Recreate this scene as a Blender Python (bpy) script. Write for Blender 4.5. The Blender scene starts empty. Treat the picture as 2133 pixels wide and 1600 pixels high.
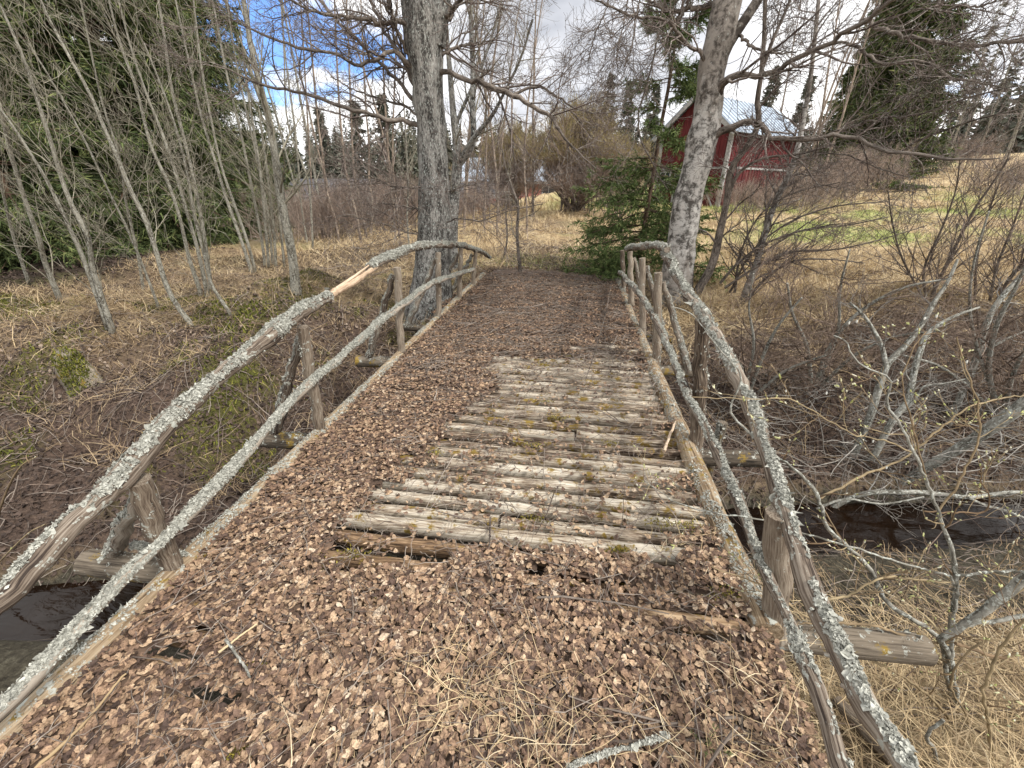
import bpy, math, random
import numpy as np
rng = np.random.default_rng(7)
random.seed(7)
scene = bpy.context.scene
COL = scene.collection
V = lambda *a: np.array(a, float)

# ------------------------------------------------------------------ camera numbers (photo space 2133 x 1600)
F = 840.0; PITCH = math.radians(26.0); YAW = math.radians(8.3); EYE = 1.6
fw = V(-math.sin(YAW)*math.cos(PITCH), math.cos(YAW)*math.cos(PITCH), -math.sin(PITCH))
rt = V(math.cos(YAW), math.sin(YAW), 0); upv = np.cross(rt, fw); CAM = V(0, 0, EYE)
fwh = V(-math.sin(YAW), math.cos(YAW), 0)
def ray(x, y): return fw + rt*(x-1066.5)/F - upv*(y-800)/F
def on_x(x, y, X): r = ray(x, y); return CAM + r*X/r[0]
def on_y(x, y, Y): r = ray(x, y); return CAM + r*Y/r[1]
def depth(p): return (np.asarray(p)-CAM) @ fw

# ------------------------------------------------------------------ terrain
def vnoise(x, y, seed=0):
    x = np.asarray(x, float); y = np.asarray(y, float)
    xi = np.floor(x).astype(np.int64); yi = np.floor(y).astype(np.int64)
    fx = x-xi; fy = y-yi; fx = fx*fx*(3-2*fx); fy = fy*fy*(3-2*fy)
    def h(a, b):
        n = (a*374761393 + b*668265263 + seed*1442695041) & 0xffffffff
        n = ((n ^ (n >> 13))*1274126177) & 0xffffffff
        return ((n ^ (n >> 16)) & 0xffff)/65535.0
    return (h(xi, yi)*(1-fx)+h(xi+1, yi)*fx)*(1-fy)+(h(xi, yi+1)*(1-fx)+h(xi+1, yi+1)*fx)*fy
def fbm(x, y, seed=0, o=3):
    s = 0; a = .5
    for i in range(o): s = s+a*vnoise(x*2**i, y*2**i, seed+i); a *= .5
    return s/(1-.5**o)
def sst(a, b, x):
    t = np.clip((x-a)/(b-a), 0, 1); return t*t*(3-2*t)
WATER = -1.27
def stream_s(x, y):
    xc = np.clip(x, -9, 4.2)
    yc = 2.45+.30*xc + .12*np.sin(xc*1.1)+.05*(x-xc)
    return (y-yc)*.958
MOUNDS = [(-4.55, 6.1, .30, .45), (-4.9, 7.2, .28, .5), (-5.4, 6.6, .2, .5), (-5.2, 5.0, .26, .5), (-4.2, 4.9, .2, .45), (-3.9, 5.3, .18, .35), (-6.3, 5.6, .2, .5), (-8.0, 4.6, .3, .7), (-3.6, 3.7, .15, .4)]
def ground_z(x, y):
    x = np.asarray(x, float); y = np.asarray(y, float)
    s = stream_s(x, y)
    rgt = sst(-.5, 1.5, x); far = -1.42 + .42*sst(.08, .55, s) + .83*(sst(.6, 3.7, s)*(1-rgt)+sst(.9, 2.9, s)*rgt)
    far = far + (fbm(x*1.25, y*1.25, 77, 2)-.5)*.85*sst(.5, 1.4, s)*(1-sst(3.6, 6.5, s))
    far = far + .05*np.clip(s-4.5, 0, 60)*sst(-12, 2, x) + .022*np.clip(x-4, 0, 60)*sst(5, 14, s) + .035*np.clip(x-9, 0, 60)*sst(14, 34, s)
    near = -1.42 + .30*sst(.12, .5, -s)*1.0 + .95*sst(.75, 2.6, -s)
    nearL = -1.42 + .32*sst(.05, .35, -s)+.93*sst(.5, 1.6, -s)
    near = near*sst(-1.5, .5, x)+nearL*(1-sst(-1.5, .5, x))
    z = np.where(s > 0, far, near)
    z = z + .12*np.exp(-((x+.4)/1.9)**2)*sst(7.3, 8.3, y)*(1-sst(10, 14, y))
    for mx, my, mh, mr in MOUNDS: z = z+mh*np.exp(-((x-mx)**2+(y-my)**2)/mr**2)
    d = np.hypot(x, y)
    z = z + (fbm(x*.55, y*.55, 3)-.5)*.30*sst(.5, 3, np.abs(s))*np.clip(d/8, .3, 1.5) + (fbm(x*2.3, y*2.3, 9)-.5)*.14 + (fbm(x*7, y*7, 5, 2)-.5)*.05
    under = sst(-2.3, -1.9, x)*(1-sst(1.0, 1.4, x))*(1-sst(8.2, 8.7, y))
    z = np.where(under > 0, z*(1-under)+np.minimum(z, -.22)*under, z)
    lip = sst(-2.2, -1.7, x)*(1-sst(.9, 1.4, x))*sst(8.2, 8.6, y)*(1-sst(9.2, 10.5, y))
    return z*(1-lip)+(-.03+(fbm(x*3, y*3, 11)-.5)*.06)*lip
def hit(px, py):
    r = ray(px, py); t = np.geomspace(.4, 300, 4000); P = CAM+t[:, None]*r
    below = P[:, 2] < ground_z(P[:, 0], P[:, 1])
    i = int(np.argmax(below)) if below.any() else 2500
    p = P[i].copy(); p[2] = ground_z(p[0], p[1]); return p
def zones(x, y):
    s = stream_s(x, y); n1 = fbm(x*.8, y*.8, 21); n2 = fbm(x*.25, y*.25, 31)
    right = sst(-.5, 2.0, x)
    litter = sst(.1, .5, s)*(1-sst(2.2+1.0*(1-right), 3.4+1.6*(1-right), s+(n1-.5)*2.4))
    litter = np.maximum(litter, sst(-2.4, -1.6, x)*(1-sst(.8, 1.8, x))*(1-sst(8.4, 9.4, y+(n1-.5))))
    litter = np.maximum(litter, .75*(1-sst(.0, .25, np.abs(fbm(x*.35, y*.35, 41)-.5)))*sst(4, 6, s)*(1-sst(18, 25, y))*(1-right))
    mud = (1-sst(1.0, 1.7, -s+(n1-.5)*.6))*sst(-.1, .2, -s)
    mud = np.where(s > .35, 0, np.maximum(mud, (np.abs(s) < .4)*1.0))
    green = sst(.36, .55, n2*.6+n1*.4)*sst(3.5, 7, x)*sst(11, 14, y)*(1-sst(24, 31, y))
    green = np.maximum(green, np.exp(-((x+.4)/1.2)**2-((y-9.6)/.8)**2)*.9*sst(.3, .6, n1))
    green = np.maximum(green, sst(-3, 0, x)*(1-sst(8, 10, x))*sst(22, 25, y)*(1-sst(40, 45, y)))
    green = np.maximum(green, .4*sst(.55, .7, n1)*sst(4, 7, s))
    moss = np.zeros_like(s)
    for mx, my, mh, mr in MOUNDS: moss = np.maximum(moss, np.exp(-((x-mx)**2+(y-my)**2)/(mr*.8)**2))
    moss = moss*sst(.25, .5, fbm(x*2, y*2, 51)) + .5*sst(.58, .68, fbm(x*1.3, y*1.3, 61))*sst(.5, 1, s)*(1-sst(5, 7, s))*(x < -1)
    needles = (1-sst(-11.5, -8.5, x+.35*(y-8)+(n1-.5)*2))*sst(3, 5, s)  # needle duff zone, also where spruce shade is put into the ground colour
    return dict(litter=np.clip(litter, 0, 1), mud=np.clip(mud, 0, 1), green=np.clip(green*(1-litter), 0, 1), moss=np.clip(moss, 0, 1), needles=np.clip(needles, 0, 1)), s

# ------------------------------------------------------------------ mesh accumulator
class Acc:
    def __init__(s): s.v = []; s.f = []; s.n = 0; s.tc = []; s.rnd = []
    def add(s, v, faces, tc=None, rnd=None):
        v = np.asarray(v, float).reshape(-1, 3)
        for f in faces: s.f.append(np.asarray(f, np.int64)+s.n)
        s.v.append(v); s.tc.append(v if tc is None else np.asarray(tc, float).reshape(-1, 3))
        s.rnd.append(np.zeros(len(v)) if rnd is None else np.broadcast_to(np.asarray(rnd, float), (len(v),)))
        s.n += len(v)
    def tubes(s, P, R, sides=5, rough=0., cap=True, rnd=None, tstretch=1.0, sq=1., flat=1.):
        P = np.asarray(P, float); R = np.asarray(R, float)
        if P.ndim == 2: P = P[None]; R = R[None]
        if len(P) == 0: return
        n, k, _ = P.shape
        T = np.empty_like(P); Q = P
        T[:, 1:-1] = Q[:, 2:]-Q[:, :-2]; T[:, 0] = Q[:, min(2, k-1)]-Q[:, 0]; T[:, -1] = Q[:, -1]-Q[:, max(-3, -k)]
        T /= np.linalg.norm(T, axis=2, keepdims=True)+1e-9
        D = P[:, -1]-P[:, 0]
        ref = np.cross(D, np.where((np.abs(D[:, 2:]) > .8*np.linalg.norm(D, axis=1, keepdims=True)), V(0, 1, 0), V(0, 0, 1)))
        ref /= np.linalg.norm(ref, axis=1, keepdims=True)+1e-9
        N = ref[:, None]-(T*ref[:, None]).sum(2, keepdims=True)*T; N /= np.linalg.norm(N, axis=2, keepdims=True)+1e-9
        B = np.cross(T, N)
        a = np.arange(sides)*2*math.pi/sides
        a = a+(math.pi/sides if sq != 1. else 0); ca = np.sign(np.cos(a))*np.abs(np.cos(a))**sq; sa = flat*np.sign(np.sin(a))*np.abs(np.sin(a))**sq
        rr = R[:, :, None]*np.ones(sides)
        if rough:
            g = rng.normal(size=(n, k, sides))*rough
            g = (g+np.roll(g, 1, 2)+np.roll(g, -1, 2))/2; g[:, 1:-1] = (g[:, 1:-1]+.5*g[:, :-2]+.5*g[:, 2:])/1.6
            rr = rr*(1+np.clip(g, -.45, .45))
        W = P[:, :, None]+rr[..., None]*(ca[:, None]*N[:, :, None]+sa[:, None]*B[:, :, None])
        L = np.concatenate([np.zeros((n, 1)), np.cumsum(np.linalg.norm(P[:, 1:]-P[:, :-1], axis=2), 1)], 1)
        off = rng.uniform(0, 50, (n, 1, 1, 3))
        r0 = R.max(1)[:, None, None]
        tc = np.stack([ca*r0*np.ones((n, k, 1)), sa*r0*np.ones((n, k, 1)), L[:, :, None]*np.ones(sides)*tstretch], -1)+off
        idx = np.arange(n*k*sides).reshape(n, k, sides)
        q = np.stack([idx[:, :-1], np.roll(idx, -1, 2)[:, :-1], np.roll(idx, -1, 2)[:, 1:], idx[:, 1:]], -1).reshape(-1, 4)
        rv = rng.uniform(0, 1, n) if rnd is None else np.broadcast_to(rnd, (n,))
        s.add(W, [q], tc, np.repeat(rv, k*sides))
        if cap and R[:, -1].max() > .004:
            for e, o in ((0, -1), (-1, 1)):
                fi = np.arange(n*sides).reshape(n, sides)
                s.add(W[:, e], [fi[:, ::o]], tc[:, e], np.repeat(rv, sides))
    def box(s, o, ex, ey, ez, lo=(0, 0, 0), hi=(1, 1, 1)):
        c = [[(lo, hi)[i][0], (lo, hi)[j][1], (lo, hi)[l][2]] for l in (0, 1) for j in (0, 1) for i in (0, 1)]
        v = np.array([V(*o)+a*ex+b*ey+d*ez for a, b, d in c])
        s.add(v, [np.array([[0, 2, 3, 1], [4, 5, 7, 6], [0, 1, 5, 4], [2, 6, 7, 3], [0, 4, 6, 2], [1, 3, 7, 5]])])
    def prism(s, poly, ext):
        a = np.array(poly, float); b = a+ext; n = len(a)
        side = np.array([[i, (i+1) % n, n+(i+1) % n, n+i] for i in range(n)])
        s.add(np.concatenate([a, b]), [side, np.arange(n)[None, ::-1], (np.arange(n)+n)[None]])
    def ribbons(s, P, Wd, W, rnd=None):
        """P (n,k,3) centre lines, Wd (n,3) width direction, W (n,k) half widths"""
        n, k, _ = P.shape
        if n == 0: return
        if Wd.ndim == 2: Wd = Wd[:, None]
        A = P-Wd*W[..., None]; Bq = P+Wd*W[..., None]
        v = np.stack([A, Bq], 2); idx = np.arange(n*k*2).reshape(n, k, 2)
        q = np.stack([idx[:, :-1, 0], idx[:, :-1, 1], idx[:, 1:, 1], idx[:, 1:, 0]], -1).reshape(-1, 4)
        rv = rng.uniform(0, 1, n) if rnd is None else rnd
        s.add(v, [q], None, np.repeat(rv, k*2))
    def leaves(s, pos, size, tilt=.35, nrm=None, curl=.5, rnd=None):
        n = len(pos)
        if n == 0: return
        o = np.array([[0, -.5], [.30, -.26], [.37, .06], [.14, .36], [0, .58], [-.16, .34], [-.36, .04], [-.31, -.24], [0, 0]])
        o = o[None]*(1+rng.normal(0, .10, (n, 9, 2)))*np.stack([rng.uniform(.75, 1.1, n), rng.uniform(.8, 1.15, n)], -1)[:, None]
        c = rng.normal(0, 1, (n, 2))*curl
        zz = c[:, :1]*(o[..., 0]**2)*2+c[:, 1:]*(o[..., 1]**2)*1.2+rng.normal(0, .05, (n, 9))
        az = rng.uniform(0, 2*math.pi, n)
        if nrm is None: nrm = np.tile(V(0, 0, 1), (n, 1))
        N = nrm+rng.normal(0, 1, (n, 3))*tilt; N /= np.linalg.norm(N, axis=1, keepdims=True)
        ref = np.stack([np.cos(az), np.sin(az), np.zeros(n)], -1)
        X = ref-(ref*N).sum(1, keepdims=True)*N; X /= np.linalg.norm(X, axis=1, keepdims=True)+1e-9
        Y = np.cross(N, X)
        w = pos[:, None]+size[:, None, None]*(o[..., :1]*X[:, None]+o[..., 1:]*Y[:, None]+zz[..., None]*N[:, None])
        base = np.arange(n)[:, None, None]*9
        tri = np.array([[i, (i+1) % 8, 8] for i in range(8)])[None]
        rv = rng.uniform(0, 1, n) if rnd is None else rnd
        s.add(w, [(base+tri).reshape(-1, 3)], None, np.repeat(rv, 9))
    def blades(s, pos, L, w, lean=.8, droop=.6, k=4, az=None, rnd=None):
        n = len(pos)
        if n == 0: return
        az = rng.uniform(0, 2*math.pi, n) if az is None else az
        h = np.stack([np.cos(az), np.sin(az), np.zeros(n)], -1)
        th = np.clip(rng.normal(lean, .3, n), .05, 1.5)
        dr = rng.normal(droop, .35, n)
        t = np.linspace(0, 1, k); P = np.empty((n, k, 3)); P[:, 0] = pos; ang = th.copy(); hh = h.copy()
        for i in range(1, k):
            P[:, i] = P[:, i-1]+(L/(k-1))[:, None]*(np.sin(ang)[:, None]*hh+np.cos(ang)[:, None]*V(0, 0, 1))
            ang = ang+dr*1.3/(k-1); a2 = rng.normal(0, .25, n)
            hh = np.stack([hh[:, 0]*np.cos(a2)-hh[:, 1]*np.sin(a2), hh[:, 0]*np.sin(a2)+hh[:, 1]*np.cos(a2), np.zeros(n)], -1)
        gz = ground_floor(P[..., 0], P[..., 1]) if ground_floor else None
        if gz is not None: P[..., 2] = np.maximum(P[..., 2], gz+.005)
        wd = np.stack([-h[:, 1], h[:, 0], rng.normal(0, .4, n)], -1); wd /= np.linalg.norm(wd, axis=1, keepdims=True)
        s.ribbons(P, wd, w[:, None]*(1-.85*t[None]**1.5), rnd)
    def build(s, name, mat, parent=None, smooth=False, root=None):
        me = bpy.data.meshes.new(name)
        v = np.concatenate(s.v); 
        rp = ROOTLOC.get(root or (parent.name if parent else None))
        if rp is not None: v = v-rp
        me.vertices.add(len(v)); me.vertices.foreach_set('co', v.astype(np.float32).ravel())
        tot = np.concatenate([np.full(len(f), f.shape[1]) for f in s.f]); loops = np.concatenate([f.ravel() for f in s.f])
        me.loops.add(len(loops)); me.loops.foreach_set('vertex_index', loops.astype(np.int32))
        me.polygons.add(len(tot)); st = np.concatenate([[0], np.cumsum(tot)[:-1]])
        me.polygons.foreach_set('loop_start', st.astype(np.int32)); me.polygons.foreach_set('loop_total', tot.astype(np.int32))
        me.polygons.foreach_set('use_smooth', np.full(len(tot), smooth))
        a = me.attributes.new('tc', 'FLOAT_VECTOR', 'POINT'); a.data.foreach_set('vector', np.concatenate(s.tc).astype(np.float32).ravel())
        a = me.attributes.new('rnd', 'FLOAT', 'POINT'); a.data.foreach_set('value', np.concatenate(s.rnd).astype(np.float32))
        me.update(calc_edges=True)
        me.materials.append(mat)
        o = bpy.data.objects.new(name, me); COL.objects.link(o)
        if parent: o.parent = parent
        if root: ROOTLOC[o.name] = ROOTLOC[root]
        elif parent and parent.name in ROOTLOC: ROOTLOC[o.name] = ROOTLOC[parent.name]
        return o
ROOTLOC = {}
ground_floor = None
def tag(o, label, cat, group=None, kind=None):
    o['label'] = label; o['category'] = cat
    if group: o['group'] = group
    if kind: o['kind'] = kind
    return o
def thing(name, label, cat, loc, group=None):
    o = bpy.data.objects.new(name, None); o.empty_display_size = .2; COL.objects.link(o)
    o.location = [float(a) for a in loc]; ROOTLOC[o.name] = np.array(loc, float)
    return tag(o, label, cat, group)

# ------------------------------------------------------------------ materials
def newmat(name, rough=.9):
    m = bpy.data.materials.new(name); m.use_nodes = True
    nt = m.node_tree; b = nt.nodes['Principled BSDF']; b.inputs['Roughness'].default_value = rough
    b.inputs['Specular IOR Level'].default_value = .25
    return m, nt, b
def nd(nt, t, **k):
    n = nt.nodes.new(t)
    for a, b in k.items():
        if a in n.inputs: n.inputs[a].default_value = b
        else: setattr(n, a, b)
    return n
def attr(nt, name): n = nt.nodes.new('ShaderNodeAttribute'); n.attribute_name = name; return n
def ramp(nt, fac, stops):
    r = nt.nodes.new('ShaderNodeValToRGB'); e = r.color_ramp.elements
    while len(e) < len(stops): e.new(.5)
    for i, (p, c) in enumerate(stops):
        e[i].position = p; e[i].color = (c, c, c, 1) if isinstance(c, (int, float)) else (*c, 1)
    nt.links.new(fac, r.inputs[0]); return r.outputs[0]
def mix(nt, fac, a, b, mode='MIX'):
    n = nt.nodes.new('ShaderNodeMix'); n.data_type = 'RGBA'; n.blend_type = mode
    for sock, val in ((n.inputs[0], fac), (n.inputs[6], a), (n.inputs[7], b)):
        if hasattr(val, 'is_linked'): nt.links.new(val, sock)
        elif isinstance(val, (int, float)): sock.default_value = val
        else: sock.default_value = (*val, 1)
    return n.outputs[2]
def math_(nt, op, a, b=None):
    n = nt.nodes.new('ShaderNodeMath'); n.operation = op
    for i, v in enumerate((a, b)):
        if v is None: continue
        if hasattr(v, 'is_linked'): nt.links.new(v, n.inputs[i])
        else: n.inputs[i].default_value = v
    return n.outputs[0]
def noise(nt, vec, scale, detail=4, rough=.6, stretch=None, dist=0.):
    if stretch is not None:
        mp = nt.nodes.new('ShaderNodeMapping'); mp.inputs['Scale'].default_value = stretch; nt.links.new(vec, mp.inputs[0]); vec = mp.outputs[0]
    n = nd(nt, 'ShaderNodeTexNoise', Scale=scale, Detail=detail, Roughness=rough, Distortion=dist); nt.links.new(vec, n.inputs['Vector'])
    return n.outputs[0]
def bump(nt, b, h, strength=.5, dist=.01):
    n = nd(nt, 'ShaderNodeBump', Strength=strength, Distance=dist); nt.links.new(h, n.inputs['Height']); nt.links.new(n.outputs[0], b.inputs['Normal'])
def mat_rand(name, stops, nscale=30., amt=.35, rough=.85, fine=0.):
    m, nt, b = newmat(name, rough)
    r = attr(nt, 'rnd').outputs['Fac']; pos = nt.nodes.new('ShaderNodeNewGeometry').outputs['Position']
    c = ramp(nt, r, stops)
    n = noise(nt, pos, nscale, 3)
    c = mix(nt, 1., c, ramp(nt, n, [(.3, 1-amt), (.7, 1+amt*.4)]), 'MULTIPLY')
    if fine: c = mix(nt, 1., c, ramp(nt, noise(nt, pos, fine, 4, .7), [(.38, .5), (.5, 1.), (.64, 1.2)]), 'MULTIPLY')
    nt.links.new(c, b.inputs['Base Color']); return m
def mat_wood(name, stops, scale=1., lichen=0., moss=0., fibre=90., bumpd=.006, lichencol=(.36, .37, .33)):
    m, nt, b = newmat(name, .92); tc = attr(nt, 'tc').outputs['Vector']
    r = attr(nt, 'rnd').outputs['Fac']
    g = noise(nt, tc, fibre*scale, 5, .7, (1, 1, .06)); g2 = noise(nt, tc, 7*scale, 4, .6, (1, 1, .35))
    f = math_(nt, 'ADD', math_(nt, 'MULTIPLY', g, .65), math_(nt, 'MULTIPLY', g2, .35))
    f = math_(nt, 'ADD', f, math_(nt, 'MULTIPLY', math_(nt, 'SUBTRACT', r, .5), .12))
    c = ramp(nt, f, stops)
    if moss:
        k = noise(nt, tc, 9*scale, 4, .65); c = mix(nt, ramp(nt, k, [(.66-moss*.2, 0), (.72-moss*.2, 1)]), c, ramp(nt, g, [(.35, (.10, .062, .02)), (.6, (.26, .18, .04))]))
    if lichen:
        k = noise(nt, tc, 22*scale, 5, .7); c = mix(nt, ramp(nt, k, [(.66-lichen*.2, 0), (.70-lichen*.2, 1)]), c, lichencol)
    nt.links.new(c, b.inputs['Base Color'])
    bump(nt, b, f, .9, bumpd); return m
def mat_bark(name, dark, light, lo, hi, scale=18., stretch=(1, 1, .35), lichen=0., lcol=(.42, .45, .42), bands=0., zones_=None):
    m, nt, b = newmat(name, .9); tc = attr(nt, 'tc').outputs['Vector']
    g = noise(nt, tc, scale, 6, .7, stretch, .4); g2 = noise(nt, tc, scale*.22, 3, .6, (1, 1, .6))
    f = math_(nt, 'ADD', math_(nt, 'MULTIPLY', g, .6), math_(nt, 'MULTIPLY', g2, .4))
    c = ramp(nt, f, [(lo, dark), (hi, light)])
    if bands:
        k = noise(nt, tc, 60, 3, .6, (.12, .12, 1.)); c = mix(nt, ramp(nt, k, [(.6, 0), (.66, bands)]), c, [x*.35 for x in light])
    if zones_:
        z = nd(nt, 'ShaderNodeSeparateXYZ'); nt.links.new(nt.nodes.new('ShaderNodeNewGeometry').outputs['Position'], z.inputs[0])
        zz = math_(nt, 'ADD', math_(nt, 'MULTIPLY', z.outputs[2], .2), math_(nt, 'MULTIPLY', math_(nt, 'SUBTRACT', noise(nt, tc, 5, 4, .7), .5), .5))
        c = mix(nt, ramp(nt, zz, zones_), c, mix(nt, ramp(nt, f, [(.42, 0), (.56, 1)]), (.06, .05, .042), (.25, .22, .19)))
    if lichen:
        k = noise(nt, tc, scale*1.3, 4, .7); c = mix(nt, ramp(nt, k, [(.68-lichen*.22, 0), (.73-lichen*.22, 1)]), c, lcol)
    nt.links.new(c, b.inputs['Base Color']); bump(nt, b, f, .8, .012); return m
def mat_twig(name, a, c2, lich=None):
    m, nt, b = newmat(name, .85); r = attr(nt, 'rnd').outputs['Fac']; tc = attr(nt, 'tc').outputs['Vector']
    c = ramp(nt, r, [(0, a), (1, c2)])
    n = noise(nt, tc, 14, 3, .6); c = mix(nt, 1., c, ramp(nt, n, [(.3, .6), (.7, 1.25)]), 'MULTIPLY')
    if lich: c = mix(nt, ramp(nt, noise(nt, tc, 25, 3), [(.56, 0), (.62, .8)]), c, lich)
    nt.links.new(c, b.inputs['Base Color']); return m

M = {}
M['deck_wood'] = mat_wood('weathered_deck_wood', [(.39, (.03, .019, .013)), (.455, (.135, .095, .066)), (.515, (.31, .255, .192)), (.585, (.485, .435, .35)), (.67, (.59, .545, .46))], lichen=.12, moss=.5, fibre=130.)
M['rotten_wood'] = mat_wood('rotten_brown_wood', [(.37, (.03, .018, .01)), (.45, (.13, .08, .045)), (.53, (.27, .18, .105)), (.63, (.42, .31, .20))], lichen=.0, moss=.3, fibre=120.)
M['rail_wood'] = mat_wood('grey_rail_wood', [(.38, (.03, .022, .018)), (.45, (.12, .092, .07)), (.52, (.225, .188, .15)), (.62, (.33, .29, .24))], lichen=.35)
M['post_wood'] = mat_wood('stripped_post_wood', [(.36, (.035, .025, .018)), (.44, (.13, .098, .072)), (.53, (.235, .195, .15)), (.66, (.36, .315, .255))], lichen=.3, fibre=170.)
M['raw_wood'] = mat_wood('fresh_split_wood', [(.32, (.25, .16, .10)), (.5, (.50, .38, .27)), (.68, (.62, .51, .39))])
M['curb_wood'] = mat_wood('curb_log_wood', [(.37, (.05, .033, .02)), (.44, (.165, .115, .07)), (.53, (.29, .222, .145)), (.62, (.39, .32, .23))], lichen=.45, moss=.45)
M['beam_wood'] = mat_wood('beam_wood', [(.38, (.022, .018, .014)), (.46, (.08, .064, .048)), (.6, (.19, .158, .12))], lichen=.35, moss=.5)
M['lichen'] = mat_rand('pale_lichen', [(0, (.24, .24, .21)), (.5, (.385, .385, .34)), (1, (.52, .52, .465))], 60, .35)
M['leaf'] = mat_rand('dead_leaves', [(0, (.054, .036, .029)), (.25, (.132, .084, .061)), (.5, (.235, .150, .099)), (.73, (.35, .232, .146)), (.9, (.465, .336, .22)), (1, (.58, .465, .345))], 25, .4, .7, 170.)
M['bank_leaf'] = mat_rand('dark_wet_leaves', [(0, (.035, .025, .021)), (.4, (.095, .067, .053)), (.75, (.17, .125, .095)), (1, (.33, .26, .20))], 18, .45, .8)
M['mat'] = mat_rand('leaf_mould', [(0, (.08, .054, .04)), (1, (.175, .118, .084))], 22, .5)
M['straw'] = mat_rand('dry_straw', [(0, (.26, .18, .10)), (.35, (.46, .345, .20)), (.75, (.60, .475, .29)), (1, (.66, .57, .41))], 3, .3)
M['brown_grass'] = mat_rand('brown_sedge', [(0, (.14, .095, .06)), (.5, (.28, .20, .12)), (1, (.42, .33, .21))], 3, .3)
M['green'] = mat_rand('spring_grass', [(0, (.13, .18, .045)), (.6, (.24, .30, .08)), (1, (.42, .42, .17))], 3, .3)
M['moss'] = mat_rand('cushion_moss', [(0, (.06, .07, .014)), (.6, (.14, .15, .026)), (1, (.26, .24, .045))], 12, .4)
M['debris'] = mat_twig('grey_twig_debris', (.07, .052, .042), (.31, .265, .225))
M['birch_dark'] = mat_bark('old_birch_bark', (.04, .037, .034), (.30, .29, .27), .44, .58, 24., (1., 1., .8), .5)
M['birch_white'] = mat_bark('white_birch_bark', (.085, .078, .07), (.52, .50, .47), .43, .53, 13., (.55, .55, 1.0), .25, bands=.9, zones_=[(.08, .75), (.17, 0), (.46, 0), (.58, .85)])
M['alder'] = mat_bark('alder_bark', (.075, .066, .05), (.31, .295, .245), .42, .56, 34., (1, 1, .5), .62, (.42, .42, .37))
M['grey_stem'] = mat_bark('grey_willow_bark', (.085, .08, .065), (.33, .32, .28), .42, .57, 34., (1, 1, .5), .62, (.44, .46, .42))
M['dark_stem'] = mat_bark('dark_stem_bark', (.045, .036, .03), (.24, .205, .175), .42, .60, 40., (1, 1, .5), .2)
M['red_stem'] = mat_bark('young_birch_bark', (.06, .046, .038), (.38, .305, .24), .41, .60, 22., (.8, .8, .7), .2)
M['spruce_bark'] = mat_bark('spruce_bark', (.045, .032, .024), (.17, .11, .075), .36, .66, 40.)
M['tw_birch'] = mat_twig('birch_twigs', (.065, .048, .042), (.21, .17, .15), (.36, .35, .31))
M['tw_alder'] = mat_twig('alder_twigs', (.12, .105, .078), (.37, .345, .27))
M['tw_brown'] = mat_twig('warm_brown_twigs', (.075, .052, .040), (.30, .225, .175))
M['tw_red'] = mat_twig('reddish_twigs', (.17, .135, .12), (.40, .335, .295))
M['tw_shrub'] = mat_twig('purple_brown_shrub', (.20, .15, .125), (.43, .345, .285))
M['tw_dead'] = mat_twig('dead_grey_twigs', (.13, .115, .10), (.37, .35, .315))
M['tw_willow'] = mat_twig('willow_shoots', (.15, .095, .055), (.34, .27, .16))
M['tw_grey'] = mat_twig('far_grey_twigs', (.20, .17, .16), (.40, .36, .34))
M['bud'] = mat_rand('willow_buds', [(0, (.34, .36, .12)), (.6, (.50, .50, .26)), (1, (.62, .60, .50))], 40, .2)
M['needle'] = mat_rand('spruce_needles', [(0, (.028, .041, .015)), (.5, (.075, .105, .037)), (.85, (.145, .175, .06)), (1, (.225, .235, .095))], 1.6, .5)
M['needle_young'] = mat_rand('young_spruce_needles', [(0, (.045, .075, .025)), (.5, (.11, .16, .05)), (1, (.20, .245, .088))], 4, .35)
M['needle_far'] = mat_rand('far_spruce_needles', [(0, (.06, .068, .055)), (.6, (.115, .125, .095)), (1, (.20, .19, .155))], .6, .4)

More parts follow.
